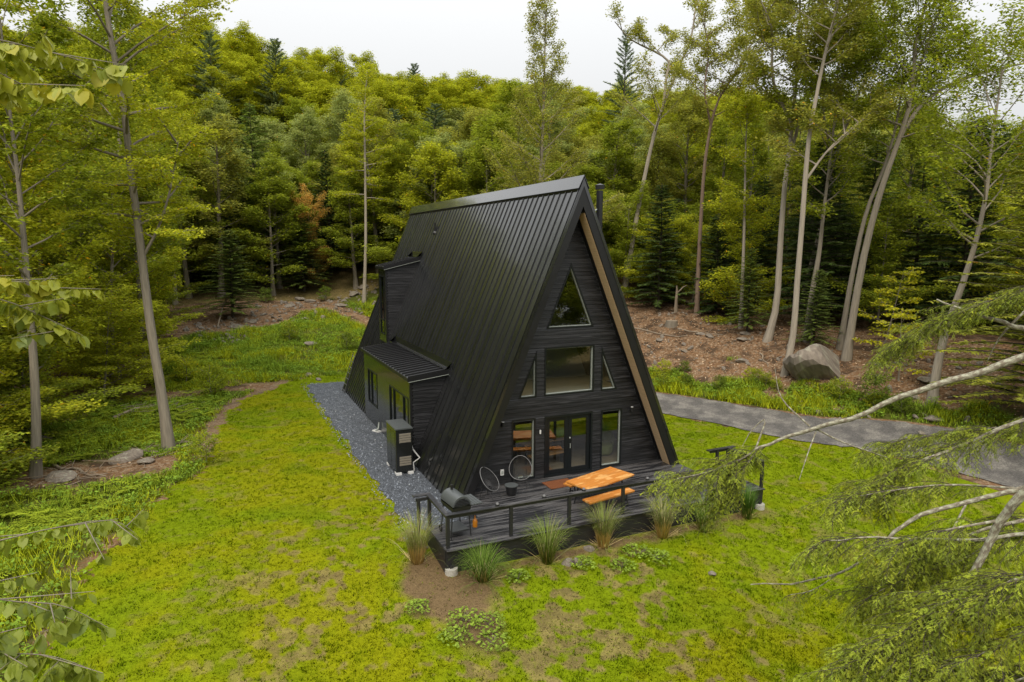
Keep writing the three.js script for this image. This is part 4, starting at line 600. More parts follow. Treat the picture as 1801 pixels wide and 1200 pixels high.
// --- the tall thin trees that stand out, each grown along its own trunk line
function standing(name, label, o, leaf, bark) { const g = broadleaf(o), t = thing(name, label, 'tree', [0, 0, 0]); part('trunk', g.trunk, M[bark], t); part('crown', g.crown, LM[leaf], t); return t; }
const airy = { base: 0.5, limbs: 22, spread: 4.5, profile: vase, el0: 0.35, el1: 1.1, bend: 0.07, twigs: 2.8, inner: 0.3, clump: 0.42, clumps: 3, leaves: 27, leaf: 0.165, flat: 0.55, sides: 9, h: 20, forkLimbs: 8 };
standing('ash_tree', 'tall pale forked tree leaning at the top of the leafy slope behind the flue', { ...airy, seed: 201, r: 0.24, taper: 0.55, limbs: 7, base: 0.72, trunk: [[21.54, 3.7, -28.5], [22.3, 7.63, -28.75], [23.49, 12.97, -29.03], [24.63, 17.35, -29.2], [25.7, 20.1, -29.4]], forks: [{ r: 0.14, pts: [[25.7, 20.1, -29.4], [26.32, 22.83, -29.89], [26.52, 23.91, -29.97], [25.4, 24.79, -30.62], [23.65, 25.76, -31.58], [22.2, 27.2, -32]] }, { r: 0.15, pts: [[25.7, 20.1, -29.4], [27.35, 23.57, -29.54], [28.38, 25.78, -29.41], [29.03, 29.21, -29.65], [29.87, 32.15, -29.73]] }] }, 'olive', 'barkPale');
standing('ash_tree', 'slim red-barked tree forking high above the broken snag', { ...airy, seed: 203, r: 0.17, base: 0.55, trunk: [[22.1, 2.7, -19.75], [22.75, 9.37, -20.48], [23.45, 14.86, -21.02], [24.44, 18.66, -21.16], [26.06, 21.2, -20.81], [27.8, 24.58, -20.54]], forks: [{ r: 0.09, pts: [[23.9, 16.8, -21.1], [23.3, 19.5, -21.3], [23.6, 22.5, -21.4], [22.6, 25.5, -21.6]] }] }, 'olive', 'barkRed');
standing('ash_tree', 'straight pale trunk rising beside the bank, its foot curved downhill', { ...airy, seed: 205, r: 0.23, base: 0.6, trunk: [[20.3, 2.0, -10.99], [20.96, 4.23, -11.04], [21.39, 7.74, -11.4], [21.87, 11.59, -11.78], [22.35, 14.4, -12.0], [22.87, 17.9, -12.31], [23.21, 21.06, -12.65], [23.61, 25.26, -13.12]], forks: [{ r: 0.13, pts: [[22.1, 13.2, -11.9], [23.4, 16.0, -12.2], [24.3, 18.6, -12.0], [25.8, 21.5, -12.2]] }, { r: 0.11, pts: [[22.5, 15.5, -12.1], [21.2, 18.2, -12.6], [20.6, 21.0, -12.3], [19.2, 23.6, -12.8]] }] }, 'olive', 'barkPale');
standing('ash_tree', 'smooth pale trunk growing from the foot of the bank next to the boulder', { ...airy, seed: 207, r: 0.185, base: 0.72, taper: 0.7, trunk: [[17.37, 0.85, -6.73], [17.92, 3.13, -6.82], [18.28, 5.91, -7.09], [18.77, 9.62, -7.45], [19.29, 13.64, -7.84], [19.68, 15.49, -7.95], [20.35, 18.27, -8.08], [21.05, 20.75, -8.14], [21.8, 23.84, -8.29]], forks: [{ r: 0.08, pts: [[19.0, 11.5, -7.65], [20.4, 13.2, -7.5], [22.0, 14.6, -7.2], [23.6, 15.6, -7.3]] }] }, 'olive', 'barkPale');
standing('oak_tree', 'thick leaning grey-brown trunk standing back among the dark hemlocks', { ...airy, seed: 209, r: 0.23, base: 0.5, trunk: [[25.95, 2.7, -13.7], [26.85, 6.16, -13.81], [27.52, 8.5, -13.87], [28.22, 11.23, -13.98], [29.13, 14.74, -14.11], [30.18, 17.47, -14.05], [31.41, 20.2, -13.92], [33.07, 24.1, -13.77]], forks: [{ r: 0.14, pts: [[28.9, 13.9, -14.1], [28.0, 17.0, -14.6], [28.4, 20.0, -15.1], [27.3, 23.5, -15.4]] }] }, 'mid', 'barkGrey');
standing('oak_tree', 'big leaning tree with mossy trunk and long side limb above the boulder', { ...airy, seed: 211, r: 0.22, base: 0.6, limbs: 14, leaves: 18, taper: 0.7, trunk: [[20.75, 1.7, -5.63], [21.22, 4.03, -5.78], [21.98, 7.46, -5.97], [22.88, 10.58, -6.04], [23.56, 12.45, -6.03], [24.39, 14.63, -5.98], [24.93, 16.5, -6.03], [25.22, 18.99, -6.29], [25.93, 21.49, -6.35]], forks: [{ r: 0.14, pts: [[24.1, 13.9, -6.0], [25.82, 15.95, -5.93], [27.76, 17.22, -5.23], [29.82, 17.85, -4.39], [31.5, 18.2, -3.6]] }, { r: 0.12, pts: [[24.7, 15.8, -6.0], [26.3, 18.4, -6.6], [27.2, 21.2, -6.4]] }] }, 'mid', 'barkGrey');
standing('oak_tree', 'slimmer twin trunk standing just behind the big leaning tree', { ...airy, seed: 213, r: 0.16, base: 0.6, leaves: 16, trunk: [[22.2, 2.1, -7.26], [23.13, 6.45, -7.51], [24.09, 10.06, -7.63], [25.31, 13.02, -7.53], [26.06, 15.65, -7.6], [26.55, 18.93, -7.89]] }, 'mid', 'barkGrey');
standing('birch_tree', 'thin pale pole-like trunk in front of the dark hemlocks', { ...airy, seed: 215, r: 0.13, base: 0.45, limbs: 14, spread: 2.2, trunk: [[21.77, 2.4, -14.8], [22.24, 7.71, -15.39], [22.51, 11.17, -15.81], [22.8, 15.0, -16.28], [22.9, 17, -16.4]] }, 'bright', 'barkPale');
standing('ash_tree', 'pale lichened trunk leaning over the driveway bank near the yellow sapling', { ...airy, seed: 217, r: 0.21, base: 0.55, leaves: 20, trunk: [[18.85, 0.5, 0.52], [19.26, 2.62, 0.38], [19.7, 4.18, 0.34], [20.4, 6.0, 0.37], [21.12, 8.07, 0.38], [21.73, 10.41, 0.29], [22.1, 12.75, 0.09], [22.5, 16, 0]] }, 'mid', 'barkPale');
standing('ash_tree', 'dark slender trunk between the straight pale trunk and the leaning oak', { ...airy, seed: 219, r: 0.2, base: 0.6, trunk: [[21.73, 2.1, -9.27], [22.2, 5.01, -9.48], [22.72, 7.41, -9.62], [23.1, 9.8, -9.82], [23.9, 14.5, -10.2], [24.3, 19, -10.5]] }, 'mid', 'barkGrey');
standing('maple_tree', 'tall bare-trunked maple standing at the lawn edge beside the flat stones', { ...airy, seed: 221, r: 0.2, base: 0.4, limbs: 30, spread: 4.0, el0: 0.25, el1: 0.9, bend: -0.02, leaves: 26, clump: 0.46, clumps: 3, flat: 0.2, leaf: 0.14, twigs: 3.4, taper: 0.6, trunk: [[-12.99, -0.45, -10.29], [-13.12, 1.72, -10.68], [-13.35, 4.04, -11.15], [-13.5, 6.35, -11.58], [-13.62, 8.67, -12.0], [-13.75, 10.52, -12.35], [-13.84, 12.6, -12.72], [-13.99, 14.45, -13.08], [-14.2, 16.31, -13.47], [-14.39, 18.62, -13.92], [-14.59, 20.7, -14.33]], forks: [{ r: 0.07, pts: [[-13.55, 7.4, -11.8], [-12.9, 8.6, -11.7], [-12.3, 10.4, -11.9], [-11.9, 12.4, -12.2]] }] }, 'bright', 'barkGrey');
standing('maple_tree', 'straight spotted trunk among ferns at the wood edge', { ...airy, seed: 223, r: 0.17, base: 0.38, limbs: 24, spread: 3.4, leaves: 26, clump: 0.42, flat: 0.2, twigs: 3.2, trunk: [[-17.18, -0.5, -8.33], [-17.04, 1.7, -8.59], [-17.0, 4.12, -8.95], [-17.05, 6.54, -9.35], [-17.08, 8.56, -9.68], [-17.15, 10.58, -10.03], [-17.29, 13.01, -10.48], [-17.4, 16, -11]] }, 'mid', 'barkGrey');
standing('birch_tree', 'thin grey trunk in the undergrowth behind the fallen brushwood', { ...airy, seed: 225, r: 0.14, base: 0.4, trunk: [[-16.52, 0.1, -25.74], [-16.43, 4.62, -26.38], [-16.15, 7.98, -26.78], [-16, 11, -27]] , leaves: 22 }, 'mid', 'barkGrey');
standing('birch_tree', 'thin trunk slanting up from the ferns behind the tall maple', { ...airy, seed: 227, r: 0.13, base: 0.5, trunk: [[-16.26, 0.9, -31.69], [-15.58, 3.8, -31.81], [-15.14, 5.32, -31.85], [-14.92, 7.99, -32.16], [-14.7, 11, -32.4]], leaves: 22 }, 'mid', 'barkGrey');
standing('birch_tree', 'slender pale twin of the two poles at the edge of the dark wood', { ...airy, seed: 229, r: 0.18, base: 0.5, trunk: [[-13.73, 2.9, -44.9], [-13.62, 8.01, -45.63], [-13.88, 12.89, -46.52], [-13.75, 16.8, -47.07]], leaves: 22 }, 'bright', 'barkPale');
standing('birch_tree', 'tall white-stemmed tree with narrow crown on the weedy slope behind the cabin', { ...airy, seed: 231, r: 0.17, base: 0.42, limbs: 30, spread: 2.3, el0: 0.0, el1: 0.9, bend: -0.02, leaves: 18, clump: 0.36, profile: tall, trunk: [[1.93, 2.6, -41.73], [2.38, 8.06, -42.35], [2.72, 14.81, -43.25], [2.96, 20.0, -43.95], [3.45, 24, -44.54]] }, 'bright', 'barkPale');
standing('poplar_tree', 'tall pale open-crowned tree rising above the ridge of the roof', { ...airy, seed: 233, r: 0.22, base: 0.2, limbs: 46, spread: 6.2, profile: (u) => 1.05 * (1 - 0.75 * u), el0: 0.3, el1: 1.2, leaves: 20, clump: 0.4, leaf: 0.15, twigs: 3.6, trunk: [[13.6, 3.0, -29.4], [13.7, 10, -29.5], [14.0, 18, -29.4], [14.14, 26.2, -29.4]] }, 'olive', 'barkPale');

// --- the wood: trees one can tell apart, placed one by one
const KN = { deep: 'dark green', mid: 'mid green', bright: 'bright green', yellow: 'yellow-green', pale: 'grey-green', olive: 'olive green', orange: 'orange', hemlock: 'dark green', hemlockLight: 'light green', pine: 'blue-green', larch: 'yellow-green' };
const specials = [
  // kind, x, z, scale, height scale, leaf, bark, name, label
  ['mapleC', -20.5, -19, 1.25, 1.25, 'bright', 'barkGrey', 'maple_tree', 'tall bright maple crown just behind the lawn-edge maple'],
  ['mapleC', -16.8, -33.5, 1.3, 1.3, 'mid', 'barkGrey', 'maple_tree', 'tall green maple behind the thin slanting trunk'],
  ['mapleB', -23.5, -13, 1.2, 1.2, 'yellow', 'barkGrey', 'maple_tree', 'yellow-green tall maple behind the spotted trunk'],
  ['beech', -1.3, -49.2, 0.7, 1.0, 'orange', 'barkGrey', 'autumn_maple', 'small tree already turned orange at the wood edge'],
  ['hemlockA', -6.4, -51.5, 1.1, 1.35, 'hemlockLight', 'barkDark', 'fir_tree', 'tall pointed conifer with upswept green boughs at the wood edge'],
  ['spruce', 0.6, -51, 1.1, 1.15, 'hemlock', 'barkDark', 'spruce_tree', 'narrow very dark spruce beside the orange tree'],
  ['hemlockD', -2.6, -47.5, 0.9, 0.55, 'hemlockLight', 'barkDark', 'hemlock_tree', 'low light green conifer in front of the orange tree'],
  ['hemlockD', -9.4, -38.5, 0.8, 0.55, 'hemlockLight', 'barkDark', 'hemlock_tree', 'bushy young hemlock alone on the leaf litter'],
  ['hemlockA', -8.6, -50, 1.15, 0.9, 'hemlock', 'barkDark', 'hemlock_tree', 'broad dark hemlock below the pointed conifer'],
  ['hemlockA', 2.9, -50.5, 1.05, 0.8, 'hemlock', 'barkDark', 'hemlock_tree', 'dark spreading hemlock behind the white-stemmed tree'],
  ['mapleA', 8.6, -40.5, 1.25, 0.95, 'bright', 'barkGrey', 'maple_tree', 'rounded bright green maple just behind the roof ridge'],
  ['mapleA', 12.6, -38, 1.1, 0.95, 'mid', 'barkGrey', 'maple_tree', 'green maple behind the roof ridge under the tall pale tree'],
  ['pine', 17.5, -68, 1.25, 0.75, 'pine', 'barkDark', 'pine_tree', 'feathery blue-green pine on the hillside above the roof'],
  ['pine', 11.5, -66, 1.2, 0.72, 'pine', 'barkDark', 'pine_tree', 'soft blue-green pine beside the larger hillside pine'],
  ['pine', -8.6, -89, 1.35, 0.98, 'pine', 'barkDark', 'pine_tree', 'big pine breaking the skyline beside the tall maple crown'],
  ['pine', -0.5, -86, 1.25, 0.96, 'pine', 'barkDark', 'pine_tree', 'pointed pine on the skyline above the pale trees'],
  ['pine', 13.3, -108, 1.1, 0.75, 'pine', 'barkDark', 'pine_tree', 'small pine on the far skyline next to the thin tree top'],
  ['pine', 24.9, -102, 1.2, 0.86, 'pine', 'barkDark', 'pine_tree', 'dark pine on the low point of the far skyline'],
  ['pine', 53.3, -77, 1.3, 1.38, 'pine', 'barkDark', 'pine_tree', 'far pine showing above the wood near the tall pale tree'],
  ['sapling', 22.2, -4.6, 1.1, 1.1, 'yellow', 'barkGrey', 'yellow_sapling', 'yellow-leaved sapling growing behind the big boulder'],
  ['sapling', 19.9, -1.9, 0.95, 0.85, 'yellow', 'barkGrey', 'yellow_sapling', 'yellow-leaved sapling between the boulder and the lichened trunk'],
  ['hemlockD', 19.8, 4.0, 1.25, 1.12, 'larch', 'barkDark', 'hemlock_tree', 'yellow-green hemlock standing beyond the driveway bend'],
  ['hemlockD', 20.6, -13.0, 0.5, 0.42, 'hemlockLight', 'barkDark', 'hemlock_tree', 'small hemlock at the curved foot of the straight pale trunk'],
  ['hemlockD', 21.3, -8.4, 0.45, 0.36, 'hemlockLight', 'barkDark', 'hemlock_tree', 'low hemlock hiding the top of the boulder'],
];
for (const [k, x, z, s, sy, leaf, bark, name, label] of specials) plant(k, x, z, s, x * 3.1 + z, leaf, bark, name, label, null, sy);
function inWood(x, z) { // metres inside the wood's edge
  const s = bankS(x, z);
  if (x < -9 && z > -40) return poly1(EDGE, z) - 7.2 - x - (z < -16 ? 1.5 : 0);
  if (s > 24 && z > -34) return s - 27.8;
  return min(-z - 46 + clamp((x - 3) * 0.75, 0, 13), 60);
}
const treeSpots = []; // x, z already taken
for (const q of specials) treeSpots.push([q[1], q[2]]);
{
  const r = rng(909); let made = 0, tries = 0;
  const yaw = 0.4305, inView = (x, z, m) => { const dx = x + 11.223, dz = z - 19.669, f = dx * sin(yaw) - dz * cos(yaw), l = dx * cos(yaw) + dz * sin(yaw); return f > 6 && abs(l) < f * 0.8 + m; };
  while (made < 300 && tries++ < 60000) {
    const x = lerp(-52, 78, r()), z = lerp(-82, 14, r()), w = inWood(x, z); if (w < 0 || w > 34 || !inView(x, z, 4)) continue;
    const gap = w < 7 && x < -9 ? 2.0 : w < 9 ? 2.6 : w < 20 ? 3.5 : 4.6; if (treeSpots.some(([a, b]) => (a - x) ** 2 + (b - z) ** 2 < gap * gap)) continue;
    if (Math.hypot(x + 11.2, z - 19.7) < 17) continue;
    treeSpots.push([x, z]); made++;
    const left = x < -9 && z > -44, right = bankS(x, z) > 24 && z > -34, q = r(), n = fbm(x * 0.08 + 3, z * 0.08, 2), turn = r() * 6.28, s = 0.82 + 0.36 * r();
    let kind, leaf, bark = 'barkGrey', sy = s, wide = 1;
    if (left) { if (q < 0.05) [kind, leaf, bark] = [w < 10 ? 'hemlockB' : 'hemlockA', 'hemlockLight', 'barkDark']; else if (q < (w < 8 ? 0.62 : 0.4)) { [kind, leaf] = ['beech', n > 0.5 ? 'bright' : 'mid']; if (w < 5) sy = s * 0.6; } else if (q < 0.78) [kind, leaf] = ['mapleA', n > 0.5 ? 'bright' : 'mid']; else [kind, leaf] = [w < 6 ? 'sapling' : 'mapleC', n > 0.5 ? 'yellow' : 'bright']; }
    else if (right) { if (w < 12) { if (q < 0.6) [kind, leaf, bark] = [q < 0.3 ? 'hemlockB' : 'hemlockA', q < 0.5 ? 'hemlock' : 'hemlockLight', 'barkDark']; else if (q < 0.92) [kind, leaf] = ['beech', q < 0.75 ? 'mid' : 'bright']; else [kind, leaf] = ['sapling', 'bright']; sy = s * 0.85; } else { if (q < 0.4) [kind, leaf, bark] = ['hemlockA', 'hemlock', 'barkDark']; else if (q < 0.75) [kind, leaf] = ['mapleA', n > 0.5 ? 'mid' : 'olive']; else [kind, leaf] = ['mapleB', 'mid']; sy = s * 0.95; } }
    else { const back = w < 7; if (back && x < 5 && q < 0.42) [kind, leaf, bark] = ['hemlockB', q < 0.1 ? 'hemlock' : 'hemlockLight', 'barkDark']; else if (back && q < 0.6) [kind, leaf] = ['beech', 'mid']; else if (q < 0.05) [kind, leaf, bark] = ['hemlockA', 'hemlockLight', 'barkDark']; else if (q < 0.62) [kind, leaf] = ['mapleA', ['mid', 'bright', 'olive', 'pale'][floor(n * 7.9) % 4]]; else [kind, leaf] = [q < 0.85 ? 'mapleB' : 'mapleC', ['bright', 'mid', 'pale', 'olive'][floor(n * 9.7) % 4]]; sy = s * 0.82; wide = 1.25; }
    const con = /hem|pine|spruce/.test(kind), nm = { mapleA: 'maple_tree', mapleB: 'maple_tree', mapleC: 'maple_tree', beech: 'beech_tree', sapling: 'young_tree', hemlockA: 'hemlock_tree', hemlockB: 'hemlock_tree', pine: 'pine_tree' }[kind];
    const where = left ? 'in the wood beside the lawn' : right ? 'in the wood above the driveway' : 'on the wooded slope behind the cabin';
    plant(kind, x, z, s * wide, turn, leaf, bark, nm, KN[leaf] + ' ' + { maple_tree: kind === 'mapleA' ? 'rounded maple' : 'tall maple', beech_tree: 'layered beech', young_tree: 'slender young tree', hemlock_tree: kind === 'hemlockB' ? 'low hemlock' : 'tall hemlock', pine_tree: 'pine' }[nm] + ' ' + where, KN[leaf] + ' ' + nm.replace('_', ' ') + 's ' + where, sy);
  }
}
// the rest of the hillside, and the wood behind the viewpoint that the panes mirror, read as masses
function mass(name, label, kind, leaf, spots) {
  const m = new THREE.InstancedMesh(PR[kind].crown, LM[leaf], spots.length), d = new THREE.Object3D(); spots.forEach(([x, z, s, sy, a], i) => { d.position.set(x, ground(x, z), z); d.scale.set(s, sy, s); d.rotation.set(0, a, 0); d.updateMatrix(); m.setMatrixAt(i, d.matrix); });
  m.name = numbered(name); shade(m); scene.add(m); tag(m, label, 'forest', null, 'stuff');
}
{
  const r = rng(4242), sets = { mapleA: [], mapleB: [], mapleC: [], hemlockA: [] }, keys = ['mapleA', 'mapleA', 'mapleB', 'mapleC', 'mapleA', 'mapleA', 'mapleB', 'mapleC', 'mapleA', 'mapleB', 'mapleC', 'hemlockA'];
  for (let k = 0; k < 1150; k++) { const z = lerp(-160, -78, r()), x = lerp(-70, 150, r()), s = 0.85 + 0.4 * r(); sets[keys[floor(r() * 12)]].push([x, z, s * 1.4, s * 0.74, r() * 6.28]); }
  for (let k = 0; k < 110; k++) { const z = lerp(-78, -5, r()), x = lerp(80, 130, r()); sets.mapleA.push([x, z, 1, 0.95, r() * 6.28]); }
  for (let k = 0; k < 60; k++) { const z = lerp(-90, -10, r()), x = lerp(-95, -54, r()); sets.mapleB.push([x, z, 1, 1, r() * 6.28]); }
  mass('distant_forest', 'distant broadleaf canopy covering the far hill with haze put into its grey-green', 'mapleA', 'pale', sets.mapleA); mass('distant_forest', 'distant bright green broadleaf canopy on the far hill', 'mapleB', 'bright', sets.mapleB); mass('distant_forest', 'distant yellow-green broadleaf canopy on the far hill', 'mapleC', 'bright', sets.mapleC); mass('distant_forest', 'distant conifer tops on the far hill', 'hemlockA', 'hemlockLight', sets.hemlockA);  // far crowns: paler leaf colour stands in for distance haze
  const b = { beech: [], mapleA: [] }; for (let k = 0; k < 130; k++) { const a = lerp(-0.3, 3.5, r()), d = lerp(40, 62, r()); b[k % 2 ? 'mapleA' : 'beech'].push([-4 + cos(a) * d, 2 + sin(a) * d, 1.2, 1.2, r() * 6.28]); }
  const ok = (q) => q[1] > 30 || (q[0] < -38 && q[1] > 8); mass('facing_forest', 'broadleaf wood across the lawn facing the gable', 'mapleA', 'mid', b.mapleA.filter(ok)); mass('facing_forest', 'low bright trees in the wood across the lawn facing the gable', 'beech', 'bright', b.beech.filter(ok));
}

// ---------------------------------------------------------------- ground cover
// typed-array blade mesh: one tapering triangle per blade
class Blades {
  constructor(n) { this.p = new Float32Array(n * 9); this.n = new Float32Array(n * 9); this.c = new Float32Array(n * 9); this.k = 0; this.max = n; }
  add(x, y, z, a, h, w, lean, la, col, v) {
    if (this.k >= this.max) return; const o = this.k++ * 9, cx = cos(a) * w * 0.5, cz = sin(a) * w * 0.5, tx = cos(la) * lean, tz = sin(la) * lean, { p, n, c } = this;
    p[o] = x - cx; p[o + 1] = y; p[o + 2] = z - cz; p[o + 3] = x + cx; p[o + 4] = y; p[o + 5] = z + cz; p[o + 6] = x + tx; p[o + 7] = y + h; p[o + 8] = z + tz;
    const N = norm3(-sin(a) * 0.5 - tx, 0.9, cos(a) * 0.5 - tz); for (let q = 0; q < 3; q++) { n[o + q * 3] = N[0]; n[o + q * 3 + 1] = N[1]; n[o + q * 3 + 2] = N[2]; c[o + q * 3] = col[0] * v; c[o + q * 3 + 1] = col[1] * v; c[o + q * 3 + 2] = col[2] * v; }
  }
  geo() { const g = new THREE.BufferGeometry(), m = this.k * 9; g.setAttribute('position', new THREE.BufferAttribute(this.p.subarray(0, m).slice(), 3)); g.setAttribute('normal', new THREE.BufferAttribute(this.n.subarray(0, m).slice(), 3)); g.setAttribute('color', new THREE.BufferAttribute(this.c.subarray(0, m).slice(), 3)); return g; }
}
const bladeMat = phys({ color: C(1, 1, 1), vertexColors: true, roughness: 1, specularIntensity: 0.05, transmission: 0.25, thickness: 0 });
const underHouse = (x, z) => (x > -6.0 && x < 4.6 && z > -20 && z < 0.8) || (x > -5.9 && x < 5.3 && z > 0 && z < 3.9);
const onGravel = (x, z) => x > -6.2 && x < -3.9 && z > -20.6 && z < 2.9;
{
  const r = rng(31), B = new Blades(440000); let guard = 0;
  while (B.k < 430000 && guard++ < 400000) { // tufts, thinner where the ground is bare and with distance
    const z = 11 - 36 * pow(r(), 1.75), x = z > -6 ? lerp(-17, 14, r()) : lerp(-13, 16, r());
    if (underHouse(x, z) || onGravel(x, z)) continue; const inn = lawnIn(x, z) + 0.5 * (noise(x * 2.1, z * 2.1) - 0.5); if (inn < 0.02) continue;
    const bare = bareness(x, z), soil = smooth(0.1, 0.5, bedIn(x, z)), dry = r() < 0.02 + bare * 0.75; if (r() < bare * (dry ? 0.35 + 0.5 * soil : 0.5)) continue;
    const y = ground(x, z) - 0.005, col = lawnColor(x, z), clump = smooth(0.45, 0.7, noise(x * 2.7 + 9, z * 2.7)), nb = 4 + floor(r() * 4), cc = dry ? mix3([0.4, 0.3, 0.15], [0.24, 0.16, 0.09], r()) : mix3(col, [0.13, 0.22, 0.004], clump * 0.4);
    for (let k = 0; k < nb; k++) { const h = (0.02 + 0.02 * r()) * (dry ? 0.5 : 1 + 0.8 * clump), v = 0.85 + 0.35 * r(); B.add(x + (r() - 0.5) * 0.11, y, z + (r() - 0.5) * 0.11, r() * 6.28, h, 0.013 + 0.012 * r(), (0.02 + 0.035 * r()) * (dry ? 1.6 : 1), r() * 6.28, cc, v); }
  }
  solo('lawn_grass', B.geo(), bladeMat, 'short yellow-green grass of the mown lawn', 'grass', null, 'stuff');
  // rough grass and weeds round the lawn and below the bank
  const W = new Blades(160000), F = new MB(true); guard = 0; const r2 = rng(33);
  while (W.k < 150000 && guard++ < 300000) {
    const right = r2() < 0.4, x = right ? lerp(4, 20, r2()) : lerp(-22, 6, r2()), z = right ? lerp(-22, 10, r2()) : lerp(-42, 6, r2()), w = weedIn(x, z) + 0.7 * (noise(x * 1.3, z * 1.3) - 0.5); if (w < 0 || underHouse(x, z) || lawnIn(x, z) > 0.1) continue;
    if (r2() > 0.35 + 0.65 * smooth(0.3, 0.6, fbm(x * 0.6 + 7, z * 0.6, 2))) continue;
    const y = ground(x, z), q = fbm(x * 0.5 + 11, z * 0.5, 2), col = mix3([0.42, 0.47, 0.018], [0.25, 0.36, 0.03], smooth(0.35, 0.65, q)), tall = smooth(0.4, 0.75, fbm(x * 0.7, z * 0.7 + 20, 2)) * smooth(0, 0.9, w), nb = 6;
    for (let k = 0; k < nb; k++) { const h = (0.16 + 0.2 * r2()) * (0.7 + 1.0 * tall); W.add(x + (r2() - 0.5) * 0.3, y, z + (r2() - 0.5) * 0.3, r2() * 6.28, h, 0.022 + 0.02 * r2(), h * (0.25 + 0.5 * r2()), r2() * 6.28, col, 0.65 + 0.7 * r2()); }
    if (r2() < 0.24) { const n = 8 + floor(12 * r2()), hh = 0.1 + 0.45 * r2() * (0.5 + tall); for (let k = 0; k < n; k++) { const a = r2() * 6.28, N = norm3((r2() - 0.5) * 1.2, 1, (r2() - 0.5) * 1.2), d = norm3(cos(a), -(N[0] * cos(a) + N[2] * sin(a)) / N[1], sin(a)), v = 0.6 + 0.8 * r2(); F.col = [0.2 * v, 0.31 * v, 0.035 * v]; const s = 0.06 + 0.09 * r2(); F.leaf(x + (r2() - 0.5) * 0.3, y + hh * (0.3 + 0.7 * r2()), z + (r2() - 0.5) * 0.3, ...d, ...N, s, s * 0.6); } }
  }
  solo('rough_grass', W.geo(), bladeMat, 'tall rough grass growing round the mown lawn and driveway', 'grass', null, 'stuff');
  solo('weeds', F.geo(), bladeMat, 'broad-leaved weeds scattered through the rough grass', 'weeds', null, 'stuff');
  // ferns under the wood's edge
  const Fe = new MB(true), r3 = rng(35); let nf = 0; guard = 0;
  while (nf < 380 && guard++ < 9000) {
    const x = lerp(-26, -10.5, r3()), z = lerp(-30, 4, r3()), e = poly1(EDGE, z) - x; if (e < 1.2 || e > 9.5 || Math.hypot((x + 15.4) * 0.75, z + 8.2) < 1.9 || r3() > 0.3 + smooth(0.35, 0.6, fbm(x * 0.4, z * 0.4, 2))) continue; if (Math.hypot(x + 14.5, z + 8.6) < 1.9) continue; nf++;
    const y = ground(x, z), n = 7 + floor(r3() * 4), L = 0.45 + 0.4 * r3(), v0 = 0.7 + 0.6 * r3(); for (let k = 0; k < n; k++) { const a = (k / n) * 6.28 + r3() * 0.5, up = 0.7 + 0.4 * r3(); let p = [x, y + 0.02, z]; const seg = 9; for (let s = 1; s <= seg; s++) { const t = s / seg, e2 = up - 1.15 * t, q = [p[0] + (cos(a) * cos(e2) * L) / seg, p[1] + (sin(e2) * L) / seg, p[2] + (sin(a) * cos(e2) * L) / seg], wl = 0.15 * L * (1.1 - t) + 0.02; const v = v0 * (0.8 + 0.4 * r3()); Fe.col = [0.28 * v, 0.35 * v, 0.025 * v]; for (const sd of [-1, 1]) { const b = a + sd * 1.15; Fe.leaf(q[0], q[1], q[2], cos(b), -0.15, sin(b), 0, 1, 0, wl * 1.6, L * 0.085); } p = q; } }
  }
  solo('ferns', Fe.geo(), bladeMat, 'green ferns carpeting the ground along the wood edge', 'ferns', null, 'stuff');
  // fallen leaves on the slope above the drive and under the trees behind
  const Li = new MB(true), r4 = rng(37); guard = 0; let nl = 0;
  while (nl < 26000 && guard++ < 200000) {
    const q = r4(), x = q < 0.6 ? lerp(9, 28, r4()) : lerp(-24, 8, r4()), z = q < 0.6 ? lerp(-32, 4, r4()) : lerp(-52, -2, r4()); if (lawnIn(x, z) > -0.3 || weedIn(x, z) > 0.4 || roadDist(x, z) < 2.3 || underHouse(x, z)) continue; if (bankS(x, z) < 14 && x > -9 && z > -30) continue; nl++;
    const y = ground(x, z) + 0.012 + 0.02 * r4(), a = r4() * 6.28, G = groundN(x, z), N = norm3(G[0] + (r4() - 0.5) * 0.9, G[1], G[2] + (r4() - 0.5) * 0.9), d = norm3(cos(a), -(N[0] * cos(a) + N[2] * sin(a)) / N[1], sin(a)), v = 0.5 + 0.9 * r4(), t = r4(); Li.col = t < 0.6 ? [0.26 * v, 0.15 * v, 0.08 * v] : t < 0.85 ? [0.4 * v, 0.29 * v, 0.19 * v] : [0.14 * v, 0.08 * v, 0.05 * v]; const s = 0.09 + 0.09 * r4(); Li.leaf(x, y, z, ...d, ...N, s, s * 0.65);
  }
  solo('leaf_litter', Li.geo(), phys({ vertexColors: true, roughness: 1, specularIntensity: 0.15 }), 'brown fallen leaves covering the slope and wood floor', 'leaf litter', null, 'stuff');
}
// ---------------------------------------------------------------- stones, stumps, logs
function rockGeo(seed, sx, sy, sz, detail = 3) {
  const g = new THREE.IcosahedronGeometry(1, detail), p = g.attributes.position, r = rng(seed), cuts = []; for (let k = 0; k < 9; k++) cuts.push([norm3(r() - 0.5, (r() - 0.4) * 0.9, r() - 0.5), 0.62 + 0.3 * r()]);
  for (let i = 0; i < p.count; i++) { let x = p.getX(i), y = p.getY(i), z = p.getZ(i); for (const [n, d] of cuts) { const k = x * n[0] + y * n[1] + z * n[2] - d; if (k > 0) { x -= n[0] * k; y -= n[1] * k; z -= n[2] * k; } } const q = 1 + 0.16 * (fbm(x * 2.2 + seed, y * 2.2 + z * 1.7, 3) - 0.5); p.setXYZ(i, x * sx * q, y * sy * q, z * sz * q); }
  g.computeVertexNormals(); const m = g; const uv = m.attributes.uv; for (let i = 0; i < p.count; i++) uv.setXY(i, p.getX(i) + p.getY(i) * 0.5, p.getZ(i) + p.getY(i) * 0.5); return m;
}
